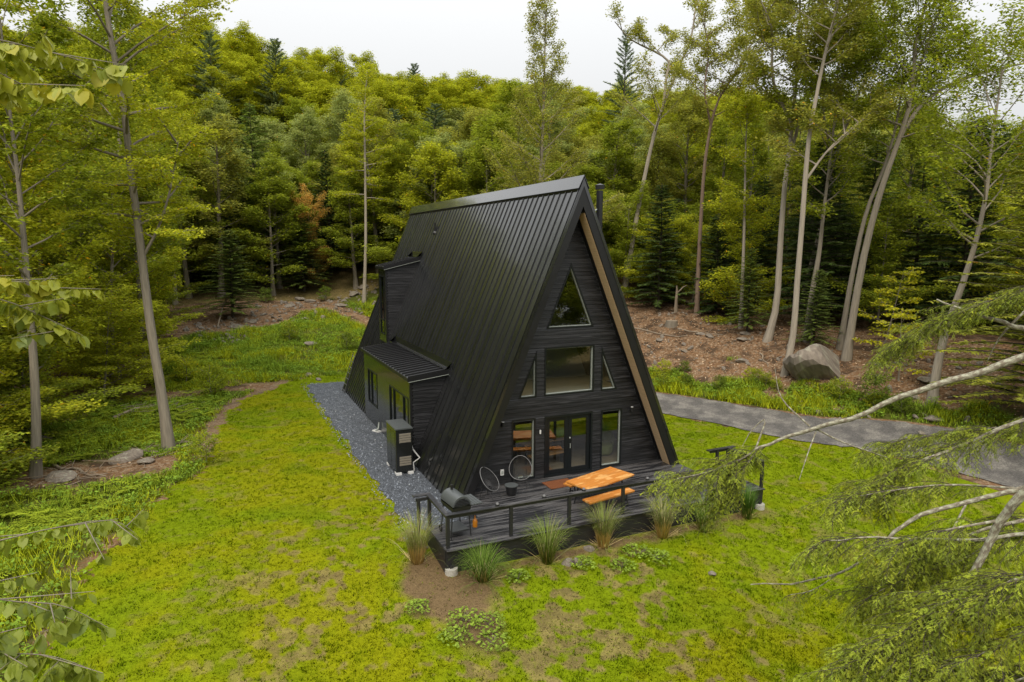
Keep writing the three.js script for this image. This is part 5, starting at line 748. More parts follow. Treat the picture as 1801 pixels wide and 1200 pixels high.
const ROCKS = [1, 2, 3, 4].map((k) => rockGeo(k * 13, 1, 0.55, 0.8, 3)), BOULD = rockGeo(97, 1, 1, 1, 5);
function rock(x, z, s, turn, label, group, tilt = 0, v = 0, sy = 1) { const m = solo('stone', ROCKS[v % 4], M.rock, label, 'stone', group); m.position.set(x, ground(x, z) + s * 0.16, z); m.scale.set(s, s * sy, s); m.rotation.set(tilt, turn, tilt * 0.6); return m; }
rock(-14.47, -9.6, 0.62, 0.4, 'largest pale angular stone lying beside the tall maple trunk', null, 0.15, 0, 0.7); rock(-13.7, -8.7, 0.4, 1.4, 'flat tan stone next to the largest pale stone', null, 0, 1, 0.6); rock(-16.35, -7.7, 0.62, 2.2, 'flat pale slab among twigs near the spotted trunk', null, 0.05, 2, 0.45); rock(-17.9, -13.2, 0.55, 0.2, 'mossy stone half hidden in the ferns', null, 0, 3, 0.7);
rock(-4.55, -29.7, 0.55, 0.3, 'single pale stone in the tall weeds behind the cabin', null, 0, 1, 0.8); rock(-2.55, 4.5, 0.2, 0.6, 'broken pale stone in the soil before the deck skirt', null, 0.3, 2); rock(-2.3, 4.62, 0.16, 1.9, 'smaller pale stone leaning on the broken one', null, 0.5, 0); rock(-1.62, 4.12, 0.17, 2.6, 'pale stone beside a tall grass clump at the deck', null, 0.2, 3); rock(1.0, 6.3, 0.14, 1, 'lone flat stone on the open front lawn', null, 0, 1);
rock(-5.75, -22.6, 0.3, 1, 'pale stone at the lawn end near the gravel', null, 0.1, 2); rock(-5.35, -21.3, 0.22, 2, 'tan stone at the end of the gravel strip', null, 0.1, 0);
{
  const b = solo('boulder', BOULD, M.rock, 'huge tilted grey boulder on the bank between the tall trunks', 'boulder'); b.position.set(19.9, 0.75, -6.1); b.scale.set(4.1, 1.45, 2.0); b.rotation.set(0.4, 0.12, -0.5);
  const b2 = solo('boulder', BOULD, M.rock, 'lower grey boulder leaning against the huge tilted one', 'boulder'); b2.position.set(21.4, 1.3, -3.9); b2.scale.set(1.4, 0.7, 1.0); b2.rotation.set(0.1, 2.0, -0.25);
  const r = rng(61); [[16.3, -16.4], [19.4, -12.1], [20.2, -12.7], [18.4, -14.0], [19.0, -0.6], [17.9, -1.7], [18.7, -15.2], [17.2, -9.8], [16.2, -7.6], [20.6, -1.0], [18.0, 1.2], [15.9, -13.4]].forEach(([x, z], i) => rock(x, z, 0.22 + 0.3 * r(), r() * 6, 'loose grey stone on the leafy slope above the driveway', 'stones on the slope above the drive', 0.2 * r(), i, 0.6));
  [[-2.6, -43.5], [0.4, -43.2], [-4.6, -41.8], [-1.2, -45.0], [-6.8, -40.2], [-9.2, -36.2], [-8.0, -37.6], [1.6, -44.4], [-3.4, -44.6], [-0.2, -41.6], [-7.2, -42.0], [2.8, -45.6]].forEach(([x, z], i) => rock(x, z, 0.3 + 0.4 * r(), r() * 6, 'pale stone in the rubble at the foot of the hill behind', 'stones in the rubble behind the cabin', 0.2 * r(), i, 0.6));
  // small rubble nobody could count
  const im = new THREE.InstancedMesh(rockGeo(5, 1, 0.5, 0.8, 1), M.rock, 700), d = new THREE.Object3D(); for (let i = 0; i < 700; i++) { const back = i < 430, x = back ? lerp(-13, 4, r()) : lerp(14, 24, r()), z = back ? -38 - 7 * r() - 0.35 * x + (x < -8 ? 3.2 : 0) : lerp(-22, 3, r()), s = 0.05 + 0.13 * r() * r() * 2; d.position.set(x, bankS(x, z) < 15 && !back ? -9 : ground(x, z) + s * 0.2, z); d.scale.setScalar(s); d.rotation.set(r(), r() * 6, r()); d.updateMatrix(); im.setMatrixAt(i, d.matrix); }
  im.name = 'rubble'; shade(im); scene.add(im); tag(im, 'small broken stones strewn over the leaf litter', 'rubble', null, 'stuff');
  // loose stones on the gravel strip and spilled into the grass
  const gs = new THREE.InstancedMesh(rockGeo(6, 1, 0.6, 0.85, 1), std({ color: C(0.2, 0.225, 0.26), roughness: 0.9 }), 2600); const tint = new THREE.Color(); for (let i = 0; i < 2600; i++) { const z = lerp(-20.6, 2.6, r()), x = -4.2 - 2.25 * pow(r(), 0.75), s = 0.014 + 0.026 * r() * r(), v = 0.45 + 1.0 * r(); d.position.set(x, ground(x, z) + 0.03 + s * 0.2, z); d.scale.setScalar(s); d.rotation.set(r(), r() * 6, r()); d.updateMatrix(); gs.setMatrixAt(i, d.matrix); gs.setColorAt(i, r() < 0.06 ? tint.setRGB(1.9, 1.8, 1.6) : tint.setRGB(v, v, v)); }
  gs.name = 'gravel_stones'; shade(gs); scene.add(gs); tag(gs, 'loose grey stones of the gravel strip spilling into the grass', 'gravel', null, 'stuff');
  // stump, snag, fallen logs and branches
  const st = thing('tree_stump', 'weathered grey tree stump on the leafy slope', 'stump', [18.6, ground(18.6, -18.2), -18.2]); part('stump_body', new MB().tube([[0, -0.3, 0], [0, 0.0, 0], [0.02, 0.3, 0]], [0.7, 0.46, 0.4], 12).geo(), M.barkGrey, st); part('cut_face', new THREE.CylinderGeometry(0.38, 0.4, 0.03, 14), M.deadwood, st, [0.02, 0.31, 0]);
  const sn = thing('broken_snag', 'short broken dead trunk with splintered top on the slope', 'snag', [21.3, ground(21.3, -21.2), -21.2]); part('snag_trunk', new MB().tube([[0, -0.2, 0], [0.03, 1.0, 0], [0.05, 1.6, 0.02], [0.02, 2.1, 0]], [0.15, 0.12, 0.1, 0.03], 8).geo(), M.deadwood, sn); part('side_branch', new MB().tube([[0.05, 1.5, 0], [0.6, 2.0, 0.1], [0.9, 2.1, 0.1]], [0.05, 0.035, 0.015], 5).geo(), M.deadwood, sn);
  const log = (lab, a, b, ra, cat = 'log') => { const g = thing('fallen_log', lab, cat), pts = []; for (let k = 0; k <= 8; k++) { const x = lerp(a[0], b[0], k / 8), z = lerp(a[1], b[1], k / 8); pts.push([x, ground(x, z) + ra * 0.75 + (a[2] ?? 0) * sin((PI * k) / 8), z + 0.1 * sin(k * 1.3)]); } part('log_trunk', new MB().tube(pts, pts.map((_, k) => ra * (1 - 0.07 * k)), 8).geo(), M.deadwood, g); part('broken_limb', new MB().tube([pts[5], [pts[5][0] + 0.25, pts[5][1] + 0.35, pts[5][2] + 0.3]], [ra * 0.4, ra * 0.15], 5).geo(), M.deadwood, g); };
  log('bleached log lying along the top edge of the leafy slope', [22.6, -27.2], [25.8, -21.6], 0.16); log('long dead branch lying across the slope below the stump', [16.0, -21.5], [17.6, -15.2], 0.07); log('dead branch beside the stump on brown leaves', [18.4, -17.2], [19.4, -13.8], 0.06); log('thin dead pole leaning on the bank below the boulder', [18.6, -9.8], [17.6, -8.1], 0.05);
  log('decaying log in the undergrowth behind the tall maple', [-15.6, -16.4], [-12.2, -19.2], 0.13); log('grey fallen trunk beside the brushwood', [-14.8, -18.2], [-11.4, -19.9], 0.09); log('slanting dead pole propped in the bushes near the young hemlock', [-10.6, -36.2, 1.4], [-8.8, -42], 0.06); log('broken limb lying by the flat stones', [-16.9, -9.9], [-14.9, -7.4], 0.06); log('thin stick among leaves under the spotted trunk', [-17.6, -6.2], [-15.6, -6.9], 0.04);
  const bw = new MB(), r5 = rng(63); for (let k = 0; k < 130; k++) { const c = [[-13.6, -17.6, 2.4], [-15.2, -7.8, 2.0], [-13.2, -10.3, 1.1]][k % 3], x = c[0] + (r5() - 0.5) * c[2] * 1.6, z = c[1] + (r5() - 0.5) * c[2] * 1.3, a = r5() * 6.28, L = 0.3 + 0.8 * r5(), y = ground(x, z) + 0.03 + 0.2 * r5(); bw.tube([[x, y, z], [x + cos(a) * L, y + (r5() - 0.4) * 0.25, z + sin(a) * L]], [0.018, 0.006], 4, false); }
  solo('brushwood', bw.geo(), M.deadwood, 'dead twigs and brushwood strewn at the wood edge', 'brushwood', null, 'stuff');
}
// ---------------------------------------------------------------- ornamental grasses along the deck
function grassClump(o) {
  const r = rng(o.seed), g = thing('grass_clump', o.label, 'ornamental grass', [o.x, ground(o.x, o.z) - 0.02, o.z], r() * 6, o.group), stalk = new MB(true), leaf = new MB(true);
  for (let k = 0; k < o.n; k++) {
    const a = r() * 6.28, q = sqrt(r()), rb = o.rb * 1.5 * q, L = o.h * (0.65 + 0.45 * r()), sp0 = o.spread * (0.25 + 0.95 * q), seg = 5, w = 0.0075, pts = []; let x = cos(a) * rb, z = sin(a) * rb, y = 0, e = PI / 2 - sp0 * 0.22 - (r() < 0.08 ? 0.5 + 0.5 * r() : 0); const az = a + (r() - 0.5) * 0.9;
    const dryB = r() < o.dry; const v = 0.65 + 0.7 * r();
    for (let s = 0; s <= seg; s++) { pts.push([x, y, z]); const d = (L / seg); x += cos(az) * cos(e) * d; z += sin(az) * cos(e) * d; y += sin(e) * d; e -= (sp0 * o.bend * (s * s * 0.55 + 0.2)) / seg * (0.6 + 0.8 * r()); }
    const px = -sin(az), pz = cos(az);
    for (let s = 0; s < seg; s++) { const m = s < 2 ? stalk : leaf; const t0 = s / seg, t1 = (s + 1) / seg, w0 = w * (1 - 0.8 * t0), w1 = w * (1 - 0.85 * t1), A = pts[s], Bq = pts[s + 1]; m.col = s < 2 && (o.tanBase || r() < 0.3) ? [0.72 * v, 0.57 * v, 0.27 * v] : dryB ? [0.36 * v, 0.31 * v, 0.17 * v] : [o.c[0] * v, o.c[1] * v, o.c[2] * v]; const i = m.v, N = norm3(-cos(az) * 0.3, 1, -sin(az) * 0.3); m.vert(A[0] - px * w0, A[1], A[2] - pz * w0, ...N); m.vert(A[0] + px * w0, A[1], A[2] + pz * w0, ...N); m.vert(Bq[0] + px * w1, Bq[1], Bq[2] + pz * w1, ...N); m.vert(Bq[0] - px * w1, Bq[1], Bq[2] - pz * w1, ...N); m.tri(i, i + 1, i + 2); m.tri(i, i + 2, i + 3); }
  }
  part('blades', leaf.geo(), bladeMat, g); if (stalk.v) part('stalks', stalk.geo(), bladeMat, g);
}
const gAll = 'ornamental grasses along the deck';
grassClump({ seed: 301, x: -6.42, z: 3.05, n: 442, h: 1.36, rb: 0.11, spread: 0.85, bend: 0.55, dry: 0.3, tanBase: true, c: [0.3, 0.34, 0.09], label: 'tall feathery grass clump with tan stalks at the deck corner post', group: gAll });
grassClump({ seed: 302, x: -5.05, z: 4.42, n: 484, h: 1.18, rb: 0.10, spread: 1.75, bend: 0.62, dry: 0.05, tanBase: false, c: [0.14, 0.22, 0.035], label: 'low dark green fountain grass clump beside the concrete footing', group: gAll });
grassClump({ seed: 303, x: -3.05, z: 4.25, n: 484, h: 1.32, rb: 0.10, spread: 1.15, bend: 0.6, dry: 0.14, tanBase: false, c: [0.2, 0.27, 0.05], label: 'green arching grass clump with the broken stone at its foot', group: gAll });
grassClump({ seed: 304, x: -1.12, z: 4.08, n: 484, h: 1.36, rb: 0.10, spread: 0.95, bend: 0.6, dry: 0.25, tanBase: true, c: [0.24, 0.29, 0.07], label: 'grass clump with golden stalks in front of the deck bench', group: gAll });
grassClump({ seed: 305, x: 0.87, z: 4.25, n: 505, h: 1.41, rb: 0.10, spread: 0.95, bend: 0.65, dry: 0.3, tanBase: true, c: [0.25, 0.29, 0.09], label: 'grey-green grass clump with golden stalks next to the golden one', group: gAll });
grassClump({ seed: 306, x: 2.35, z: 4.4, n: 442, h: 1.18, rb: 0.11, spread: 1.1, bend: 0.6, dry: 0.12, tanBase: false, c: [0.19, 0.27, 0.045], label: 'mid green grass clump under the tip of the hemlock bough', group: gAll });
grassClump({ seed: 307, x: 4.25, z: 4.2, n: 442, h: 1.08, rb: 0.10, spread: 0.55, bend: 0.5, dry: 0.05, tanBase: false, c: [0.12, 0.22, 0.035], label: 'upright dark green grass clump at the far end of the deck', group: gAll });
// leafy weeds in the soil before the deck
{
  const r = rng(71); [[-6.1, 5.75, 0.45], [-5.6, 6.1, 0.42], [-5.75, 6.75, 0.4], [-6.5, 6.3, 0.38], [-4.15, 4.7, 0.3], [-2.2, 4.75, 0.34], [-0.4, 4.75, 0.42], [0.0, 5.2, 0.4], [-1.2, 5.2, 0.34], [-7.0, 5.0, 0.3]].forEach(([x, z, R0], i) => {
    const m = new MB(true); for (let k = 0; k < 130; k++) { const a = r() * 6.28, d = R0 * sqrt(r()), N = norm3((r() - 0.5), 1, (r() - 0.5)), b = r() * 6.28, D = norm3(cos(b), -(N[0] * cos(b) + N[2] * sin(b)) / N[1], sin(b)), v = 0.65 + 0.7 * r(), s = 0.06 + 0.06 * r(); m.col = [0.22 * v, 0.31 * v, 0.04 * v]; m.leaf(cos(a) * d, 0.05 + 0.2 * (1 - (d / R0) ** 2) * r() + 0.03, sin(a) * d, ...D, ...N, s, s * 0.65); }
    const stm = new MB(); for (let k = 0; k < 9; k++) { const a = r() * 6.28, d = R0 * 0.8 * r(); stm.tube([[0, 0, 0], [cos(a) * d * 0.6, 0.1, sin(a) * d * 0.6], [cos(a) * d, 0.16, sin(a) * d]], 0.005, 4, false); }
    const g = thing('leafy_weed', i < 4 ? 'bright leafy weed clump in the bare soil off the deck corner' : 'low leafy weed clump in the grass before the deck', 'weed', [x, ground(x, z), z], 0, i < 4 ? 'weed clumps in the bare soil' : 'weed clumps before the deck'); part('leaves', m.geo(), bladeMat, g); part('stems', stm.geo(), M.barkGrey, g);
  });
  // shrubs and bushy plants at the edges
  const sh = broadleaf({ seed: 401, h: 1.5, r: 0.03, lean: 0.2, base: 0.05, limbs: 16, spread: 0.9, profile: (u) => 1 - 0.5 * u, el0: 0.5, el1: 1.1, bend: 0.0, twigs: 7, inner: 0.3, clump: 0.2, clumps: 2, leaves: 12, leaf: 0.11, flat: 0.5, sides: 5, twigTubes: false });
  [[-11.3, -19.6, 1.05, 'mid', 'rounded green bush at the lawn corner'], [-12.6, -23.4, 0.9, 'bright', 'light green bush in the weeds by the brushwood'], [17.3, -1.2, 0.95, 'deep', 'dark rounded bush on the bank above the drive'], [-2.4, -27.4, 0.8, 'deep', 'dark weed bush in the tall weeds near the cabin back'], [-5.9, -31, 0.9, 'mid', 'green weed bush beside the single pale stone'], [-11.6, -7.8, 0.7, 'mid', 'small bush between the tall maple and the mown grass'], [-18.6, -3.6, 1.4, 'bright', 'ferny bright bush at the wood edge'], [-19.2, -11.6, 1.5, 'mid', 'spreading bush behind the spotted trunk'], [17.0, -2.9, 0.7, 'mid', 'low bush at the foot of the boulder'], [-1.2, -43.6, 0.8, 'deep', 'dark bush in the rubble at the hill foot'], [-6.4, -43.6, 0.8, 'hemlockLight', 'low evergreen bush on the litter at the hill foot']].forEach(([x, z, s, leaf, label], i) => { const g = thing('shrub', label, 'shrub', [x, ground(x, z) - 0.02, z], i * 1.7); g.scale.setScalar(s); part('stems', sh.trunk, M.barkGrey, g); part('foliage', sh.crown, LM[leaf], g); });
  for (let i = 0; i < 18; i++) { const k = rng(800 + i); let x, z, n = 0; do { x = lerp(11, 20, k()); z = lerp(-17, 2, k()); } while ((bankS(x, z) < 14.4 || bankS(x, z) > 17.6 || roadDist(x, z) < 2.4) && n++ < 400); const g = thing('bank_weed', 'knee-high leafy weed in the rough grass above the driveway', 'weed', [x, ground(x, z) - 0.02, z], i * 2.1, 'leafy weeds above the driveway'); g.scale.setScalar(0.38 + 0.25 * k()); part('stems', sh.trunk, M.barkGrey, g); part('foliage', sh.crown, LM[['mid', 'bright', 'deep'][i % 3]], g); }
}

// ---------------------------------------------------------------- overhanging boughs close to the viewpoint
// hemlock bough: twigs in flat drooping sprays, every twig clad in needles
function spray(m, wood, r, line, o) {
  const pts = polyCurve(line, max(8, line.length * 3)), L = pts.reduce((s, p, k) => (k ? s + Math.hypot(p[0] - pts[k - 1][0], p[1] - pts[k - 1][1], p[2] - pts[k - 1][2]) : 0), 0), n = Math.round(L * o.density);
  const needleTri = (p, D, N, len, w) => { const sx = D[1] * N[2] - D[2] * N[1], sy = D[2] * N[0] - D[0] * N[2], sz = D[0] * N[1] - D[1] * N[0], i = m.v; m.vert(p[0] - sx * w, p[1] - sy * w, p[2] - sz * w, ...N); m.vert(p[0] + sx * w, p[1] + sy * w, p[2] + sz * w, ...N); m.vert(p[0] + D[0] * len, p[1] + D[1] * len, p[2] + D[2] * len, ...N); m.tri(i, i + 1, i + 2); };
  const clothe = (a, d, len, N0, v, y) => { // needles in two ranks along one shoot
    const k = max(5, Math.round(len / 0.0062)); for (let i = 0; i < k; i++) { const t = (i + r()) / k, s = i % 2 ? 1 : -1, p = [a[0] + d[0] * len * t, a[1] + d[1] * len * t - len * len * t * t * 1.2, a[2] + d[2] * len * t], sx = d[1] * N0[2] - d[2] * N0[1], sy = d[2] * N0[0] - d[0] * N0[2], sz = d[0] * N0[1] - d[1] * N0[0], D = norm3(d[0] * 0.7 + s * sx, d[1] * 0.7 + s * sy + (r() - 0.5) * 0.6, d[2] * 0.7 + s * sz), w = v * (0.75 + 0.5 * r()); m.col = [w * (1 + 0.35 * y), w * (1 + 0.1 * y), w * (1 - 0.3 * y)]; needleTri(p, D, N0, 0.016 + 0.012 * r(), 0.0056); }
  };
  const twig = (a, d, len) => { // a drooping twig, its side shoots short and crowded
    const pts = [a], seg = 4; let q = a, dy = d[1]; for (let k = 0; k < seg; k++) { q = [q[0] + (d[0] * len) / seg + (r() - 0.5) * 0.02, q[1] + (dy * len) / seg, q[2] + (d[2] * len) / seg + (r() - 0.5) * 0.02]; dy -= 0.22 + 0.2 * r(); pts.push(q); } wood.tube(pts, pts.map((_, k) => 0.0028 - 0.0005 * k), 3, false);
    const c = Math.round(len / 0.024), v = 0.5 + 0.85 * r(), y = r() * 0.6; for (let k = 0; k < c; k++) { const t = lerp(0.12, 1, (k + r()) / c), b = along(pts, t), s = k % 2 ? 1 : -1, g = s * (0.55 + 0.6 * r()), D = norm3(d[0] * cos(g) - d[2] * sin(g), dy * 0.5 * t - 0.1 - 0.3 * r(), d[2] * cos(g) + d[0] * sin(g)), N0 = norm3((r() - 0.5) * 1.1, 1, (r() - 0.5) * 1.1); clothe(b, D, (0.03 + 0.045 * r()) * (1.2 - 0.5 * t), N0, v, y); }
  };
  const nb = max(3, Math.round(L * o.density * 0.34)); // branchlets of uneven length, each fledged with twigs
  for (let i = 0; i < nb; i++) {
    const t = clamp(lerp(o.from, 1.02, (i + 1.6 * r() - 0.3) / nb)), a = along(pts, t), b = along(pts, min(1, t + 0.05)), c = along(pts, max(0, t - 0.05)), ax = norm3(b[0] - c[0], b[1] - c[1], b[2] - c[2]), g = (r() < 0.5 ? 1 : -1) * (0.25 + 1.1 * r()), len = o.len * (0.5 + 1.3 * r() * r() + 0.5 * r());
    let d = norm3(ax[0] * cos(g) - ax[2] * sin(g), 0.15 - 0.5 * r(), ax[2] * cos(g) + ax[0] * sin(g)), q = a; const bl = [a], seg = 6;
    for (let k = 0; k < seg; k++) { d = norm3(d[0] + (r() - 0.5) * 0.5, d[1] - 0.05 - 0.12 * r(), d[2] + (r() - 0.5) * 0.5); q = [q[0] + (d[0] * len) / seg, q[1] + (d[1] * len) / seg, q[2] + (d[2] * len) / seg]; bl.push(q); }
    wood.tube(bl, bl.map((_, k) => 0.005 - 0.0006 * k), 3, false);
    const nt = Math.round(len / 0.042); for (let k = 0; k < nt; k++) { const u = lerp(0.08, 1, (k + r()) / nt), p = along(bl, u), e = along(bl, min(1, u + 0.1)), z = along(bl, max(0, u - 0.1)), x = norm3(e[0] - z[0], e[1] - z[1], e[2] - z[2]), h = (k % 2 ? 1 : -1) * (0.4 + 0.8 * r()); twig(p, norm3(x[0] * cos(h) - x[2] * sin(h), x[1] + 0.1 - 0.5 * r(), x[2] * cos(h) + x[0] * sin(h)), (0.07 + 0.16 * r()) * (1.25 - 0.6 * u)); }
  }
}
{
  const base = [-0.6, ground(-0.6, 16.4), 16.4], t = thing('overhanging_hemlock', 'lichen-covered hemlock whose long boughs reach in over the lawn and deck', 'tree'), r = rng(515);
  part('trunk', new MB().tube([[base[0], base[1] - 0.3, base[2]], [base[0], 3, base[2]], [base[0] - 0.05, 7, base[2]], [base[0], 12, base[2]], [base[0], 17, base[2]]], [0.3, 0.24, 0.19, 0.12, 0.03], 10).geo(), M.lichen, t);
  const T = (y) => [base[0] - 0.03, y, base[2]];
  const bough = (pts, rad, sprays, extra = []) => {
    const bw = new MB(), nd = new MB(true), c = polyCurve(pts, pts.length * 3); bw.tube(c.map((p, k) => [p[0] + 0.012 * sin(k * 2.1), p[1] + 0.012 * cos(k * 1.7), p[2]]), c.map((_, k) => lerp(rad[0], rad[1], k / (c.length - 1))), 8, false);
    const tw = new MB(); for (const e of extra) { const q = polyCurve(e.pts, 8); bw.tube(q, q.map((_, k) => lerp(e.r, 0.004, k / 8)), 6, false); if (e.spray) spray(nd, tw, r, e.pts, e.spray); }
    if (sprays) spray(nd, tw, r, pts, sprays);
    const b = part('bough', bw.geo(), M.lichen, t); if (tw.v) tag(part('twigs', tw.geo(), M.barkDark, b), null, null, null, 'stuff'); if (nd.v) tag(part('needles', nd.geo(), LM.fore, b), null, null, null, 'stuff');
  };
  bough([T(7.6), [-1.14, 7.1, 15.54], [-1.78, 6.55, 14.77], [-2.15, 6.25, 14.32], [-2.56, 5.96, 13.84], [-3.03, 5.55, 13.36], [-3.38, 5.29, 12.9], [-3.69, 5.06, 12.58], [-3.89, 4.91, 12.4]], [0.06, 0.018], null, [
    { pts: [[-3.8, 4.98, 12.48], [-4.1, 4.69, 12.22], [-4.44, 4.51, 11.99], [-4.84, 4.42, 11.82]], r: 0.018, spray: { density: 80, from: 0.05, len: 0.6 } }, { pts: [[-3.85, 4.93, 12.43], [-4.0, 4.62, 12.35], [-4.1, 4.3, 12.3], [-4.25, 3.95, 12.2]], r: 0.014, spray: { density: 98, from: 0.1, len: 0.36 } }, { pts: [[-3.75, 5.02, 12.52], [-3.7, 4.75, 12.25], [-3.75, 4.45, 12.0], [-3.85, 4.15, 11.9]], r: 0.014, spray: { density: 93, from: 0.05, len: 0.36 } },
    { pts: [[-3.87, 4.91, 12.41], [-3.63, 5.35, 12.34], [-3.75, 5.15, 12.2], [-3.89, 4.91, 12.17]], r: 0.014 }, { pts: [[-3.34, 5.35, 12.91], [-3.54, 5.72, 12.54], [-3.53, 6.16, 12.37]], r: 0.014 }, { pts: [[-3.3, 5.34, 12.93], [-3.02, 5.16, 13.2], [-2.53, 4.97, 13.57]], r: 0.016, spray: { density: 12, from: 0.6, len: 0.25 } }, { pts: [[-3.25, 5.31, 12.96], [-3.56, 5.0, 13.09], [-3.77, 4.68, 13.16]], r: 0.012 }]);
  bough([T(7.6), [-2.0, 7.4, 16.3], [-3.18, 6.83, 16.42], [-3.42, 6.24, 16.18], [-3.75, 5.45, 15.93], [-3.77, 5.1, 15.76], [-3.82, 4.76, 15.68], [-3.99, 4.2, 15.57], [-4.05, 3.87, 15.49]], [0.068, 0.028], null, [{ pts: [[-4.05, 3.87, 15.49], [-3.95, 3.8, 15.6], [-3.8, 3.84, 15.75]], r: 0.014 }, { pts: [[-3.82, 4.76, 15.68], [-3.5, 4.7, 15.5], [-3.0, 4.75, 15.3]], r: 0.02 }, { pts: [[-3.77, 5.1, 15.76], [-4.1, 4.9, 15.4], [-4.4, 4.6, 15.0]], r: 0.018, spray: { density: 51, from: 0.2, len: 0.34 } }]);
  bough([T(6.3), [-0.65, 6.78, 14.15], [-0.84, 6.88, 13.93], [-1.07, 7.02, 13.58], [-1.26, 7.15, 13.25]], [0.05, 0.012], null, [{ pts: [[-0.3, 7.21, 14.13], [-0.61, 6.93, 14.03], [-0.68, 6.57, 13.83], [-0.74, 6.23, 13.75]], r: 0.025 }]);
  bough([T(5.9), [-1.23, 5.48, 15.75], [-2.21, 5.0, 15.16], [-3.15, 4.68, 14.66], [-3.46, 4.42, 14.45], [-3.67, 4.17, 14.39], [-4.14, 3.88, 14.22], [-4.67, 3.74, 14.0], [-5.19, 3.72, 13.76]], [0.04, 0.007], null, [{ pts: [[-2.8, 4.8, 14.85], [-3.2, 4.4, 14.9], [-3.6, 4.0, 14.95], [-4.1, 3.7, 14.9]], r: 0.015, spray: { density: 56, from: 0.1, len: 0.36 } }, { pts: [[-4.14, 3.88, 14.22], [-4.5, 3.65, 14.1], [-4.75, 3.6, 14.0]], r: 0.008, spray: { density: 22, from: 0.3, len: 0.14 } }, { pts: [[-2.3, 5.0, 15.1], [-2.7, 4.9, 14.5], [-3.1, 4.7, 14.0], [-3.5, 4.5, 13.6]], r: 0.016, spray: { density: 60, from: 0.1, len: 0.42 } }]);
  bough([T(6.6), [-0.57, 6.04, 15.41], [-1.28, 5.62, 14.6], [-2.23, 5.06, 14.02], [-2.56, 4.8, 13.69], [-3.0, 4.43, 13.44]], [0.045, 0.008], { density: 60, from: 0.3, len: 0.5 }, [{ pts: [[-1.5, 5.5, 14.4], [-1.5, 5.3, 13.9], [-1.7, 5.1, 13.4], [-2.0, 4.8, 13.0]], r: 0.016, spray: { density: 65, from: 0.1, len: 0.45 } }]);
  bough([T(5.4), [-2.6, 5.5, 16.75], [-3.78, 5.18, 16.85], [-4.35, 4.83, 16.31], [-4.65, 4.51, 16.0], [-4.99, 4.06, 15.69], [-5.38, 3.71, 15.46]], [0.04, 0.006], { density: 70, from: 0.45, len: 0.42 }, [{ pts: [[-4.2, 4.9, 16.4], [-4.1, 4.6, 16.0], [-4.2, 4.3, 15.6], [-4.4, 4.0, 15.3]], r: 0.014, spray: { density: 74, from: 0.1, len: 0.4 } }, { pts: [[-3.9, 5.1, 16.7], [-4.4, 4.6, 16.6], [-4.9, 4.2, 16.3], [-5.1, 3.95, 16.1]], r: 0.014, spray: { density: 70, from: 0.1, len: 0.4 } }]);
  bough([T(5.2), [-1.6, 5.3, 16.4], [-2.51, 5.19, 16.32], [-3.12, 4.78, 15.66], [-3.56, 4.63, 15.26], [-4.14, 4.57, 14.78], [-4.64, 4.45, 14.35]], [0.04, 0.006], { density: 46, from: 0.3, len: 0.42 }, [{ pts: [[-3.3, 4.7, 15.5], [-3.6, 4.4, 15.3], [-4.0, 4.15, 15.0], [-4.4, 3.9, 14.8]], r: 0.013, spray: { density: 51, from: 0.1, len: 0.36 } }]);
  bough([T(4.6), [-2.4, 4.9, 16.9], [-3.9, 4.6, 17.1], [-4.7, 4.2, 16.7], [-5.2, 3.9, 16.3]], [0.035, 0.006], { density: 52, from: 0.4, len: 0.4 });
  bough([T(4.9), [-1.8, 4.7, 15.4], [-2.6, 4.4, 14.9], [-3.3, 4.0, 14.6], [-3.9, 3.6, 14.4]], [0.035, 0.006], { density: 46, from: 0.3, len: 0.45 });
  bough([T(8.4), [-0.9, 7.5, 14.6], [-1.2, 7.0, 13.6], [-1.5, 6.4, 12.9]], [0.04, 0.008], { density: 51, from: 0.35, len: 0.5 });
}
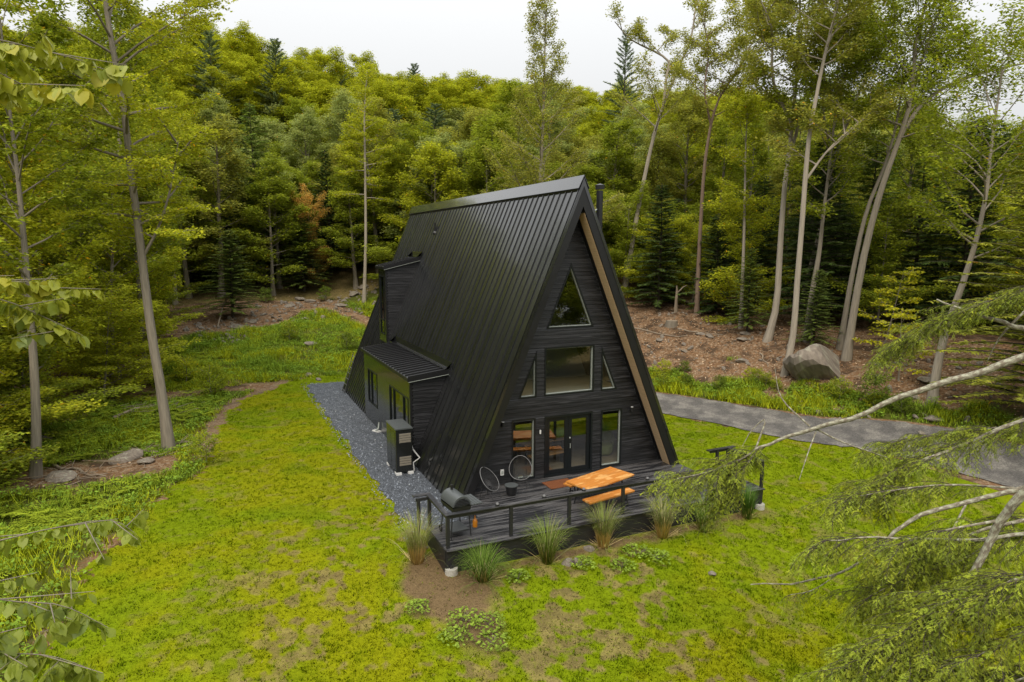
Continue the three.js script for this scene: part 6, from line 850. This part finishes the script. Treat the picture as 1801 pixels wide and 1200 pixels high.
// linden: a trunk just out of view with three groups of hanging leaves
{
  const leafGeo = (seed) => { const r = rng(seed), s = new MB(), out = [], N = 12; for (let k = 0; k < N; k++) { const a = (k / N) * 2 * PI, rr = 0.5 * (1 - 0.32 * cos(a)) * (k === 0 ? 1.35 : 1) * (1 + (r() - 0.5) * 0.1); out.push([rr * cos(a) * 0.95 + 0.5, rr * sin(a) * 0.78]); } const P = (x, y) => [x, 0.16 * abs(y) - 0.16 * x * x, y]; const c = s.vert(...P(0.45, 0), 0, 1, 0); out.forEach(([x, y]) => s.vert(...P(x, y), y > 0 ? -0 : 0, 1, y > 0 ? -0.25 : 0.25)); for (let k = 0; k < N; k++) s.tri(c, c + 1 + ((k + 1) % N), c + 1 + k); s.tube([[-0.45, 0.05, 0], [0.05, 0, 0]], 0.012, 4, false); const g = s.geo(); g.computeVertexNormals(); return g; };
  const LG = [leafGeo(1), leafGeo(2), leafGeo(3)], mats = [[0.32, 0.38, 0.045], [0.42, 0.45, 0.045], [0.28, 0.35, 0.09], [0.52, 0.49, 0.035]].map((c) => phys({ color: C(...c), roughness: 0.5, transmission: 0.5, thickness: 0, specularIntensity: 0.5 }));
  const t = thing('linden_tree', 'linden with large heart-shaped leaves hanging into view', 'tree'), r = rng(616), bx = -14.3, bz = 14.2, by = ground(bx, bz);
  part('trunk', new MB().tube([[bx, by - 0.3, bz], [bx, 2, bz], [bx, 6, bz], [bx + 0.1, 10, bz], [bx, 13, bz]], [0.2, 0.17, 0.13, 0.08, 0.02], 9).geo(), M.barkGrey, t);
  const branch = (pts, n, size, mi, side = 0.36) => {
    const c = polyCurve(pts, 14), w = new MB(); w.tube(c, c.map((_, k) => lerp(0.008, 0.002, k / 14)), 5, false); const ends = []; for (let k = 0; k < 7; k++) { const a = along(c, 0.3 + 0.1 * k), an = r() * 6.28, l = side * (0.6 + r()), e = [a[0] + cos(an) * l, a[1] + (r() - 0.6) * l * 0.6, a[2] + sin(an) * l]; w.tube([a, e], [0.005, 0.002], 4, false); ends.push([a, e]); }
    const b = part('branch', w.geo(), M.barkGrey, t);
    const extra = [], mtx = new THREE.Object3D();
    for (let k = 0; k < n + 110; k++) { const src = r() < 0.45 ? along(c, lerp(0.25, 1, r())) : (() => { const [a, e] = ends[floor(r() * 7)], q = 0.3 + 0.7 * r(); return [lerp(a[0], e[0], q), lerp(a[1], e[1], q), lerp(a[2], e[2], q)]; })(), m = k < n ? part('leaf', LG[floor(r() * 3)], mats[mi[floor(r() * mi.length)]], b) : mtx, s = size * 0.98 * (0.6 + 0.65 * r()); m.position.set(src[0], src[1] - s * 0.25, src[2]); m.rotation.set((r() - 0.5) * 1.1, r() * 6.28, -0.55 - 0.85 * r(), 'YXZ'); m.scale.setScalar(s * (k < n ? 1 : 0.75)); if (k >= n) { mtx.updateMatrix(); extra.push(LG[k % 3].clone().applyMatrix4(mtx.matrix)); } }
    tag(part('small_leaves', mergeGeometries(extra), mats[mi[0]], b), null, null, null, 'stuff');
  };
  const J = (y) => [bx + 0.05, y, bz];
  branch([J(9.6), [-12.95, 9.38, 13.54], [-12.47, 9.4, 13.53], [-12.22, 9.38, 13.43], [-11.98, 9.34, 13.43]], 42, 0.132, [1, 3, 1, 0]); branch([J(9.2), [-12.89, 9.09, 13.83], [-12.44, 9.05, 13.83], [-12.17, 9.08, 13.73]], 42, 0.132, [1, 3, 3, 0]);
  branch([J(8.2), [-13.2, 7.73, 13.23], [-12.74, 7.67, 13.01], [-12.54, 7.61, 12.89], [-12.35, 7.46, 12.89]], 46, 0.124, [1, 1, 0, 3]); branch([J(7.9), [-13.21, 7.56, 13.26], [-12.75, 7.5, 13.03], [-12.46, 7.33, 12.97], [-12.22, 7.16, 12.9]], 46, 0.124, [1, 0, 2]);
  branch([J(6.2), [-13.16, 5.8, 14.0], [-12.68, 5.83, 14.0], [-12.38, 5.83, 13.91], [-11.98, 5.81, 13.88], [-11.84, 5.66, 13.85]], 40, 0.109, [0, 2, 0]); branch([J(6.0), [-12.99, 5.92, 14.51], [-12.58, 5.62, 14.52], [-12.23, 5.53, 14.59], [-11.97, 5.32, 14.62]], 40, 0.116, [0, 2, 2]); branch([J(5.8), [-12.92, 5.7, 14.79], [-12.53, 5.4, 14.8], [-12.27, 5.31, 14.82], [-11.99, 5.14, 14.87]], 40, 0.124, [0, 2, 0]);
}

renderer.render(scene, camera);
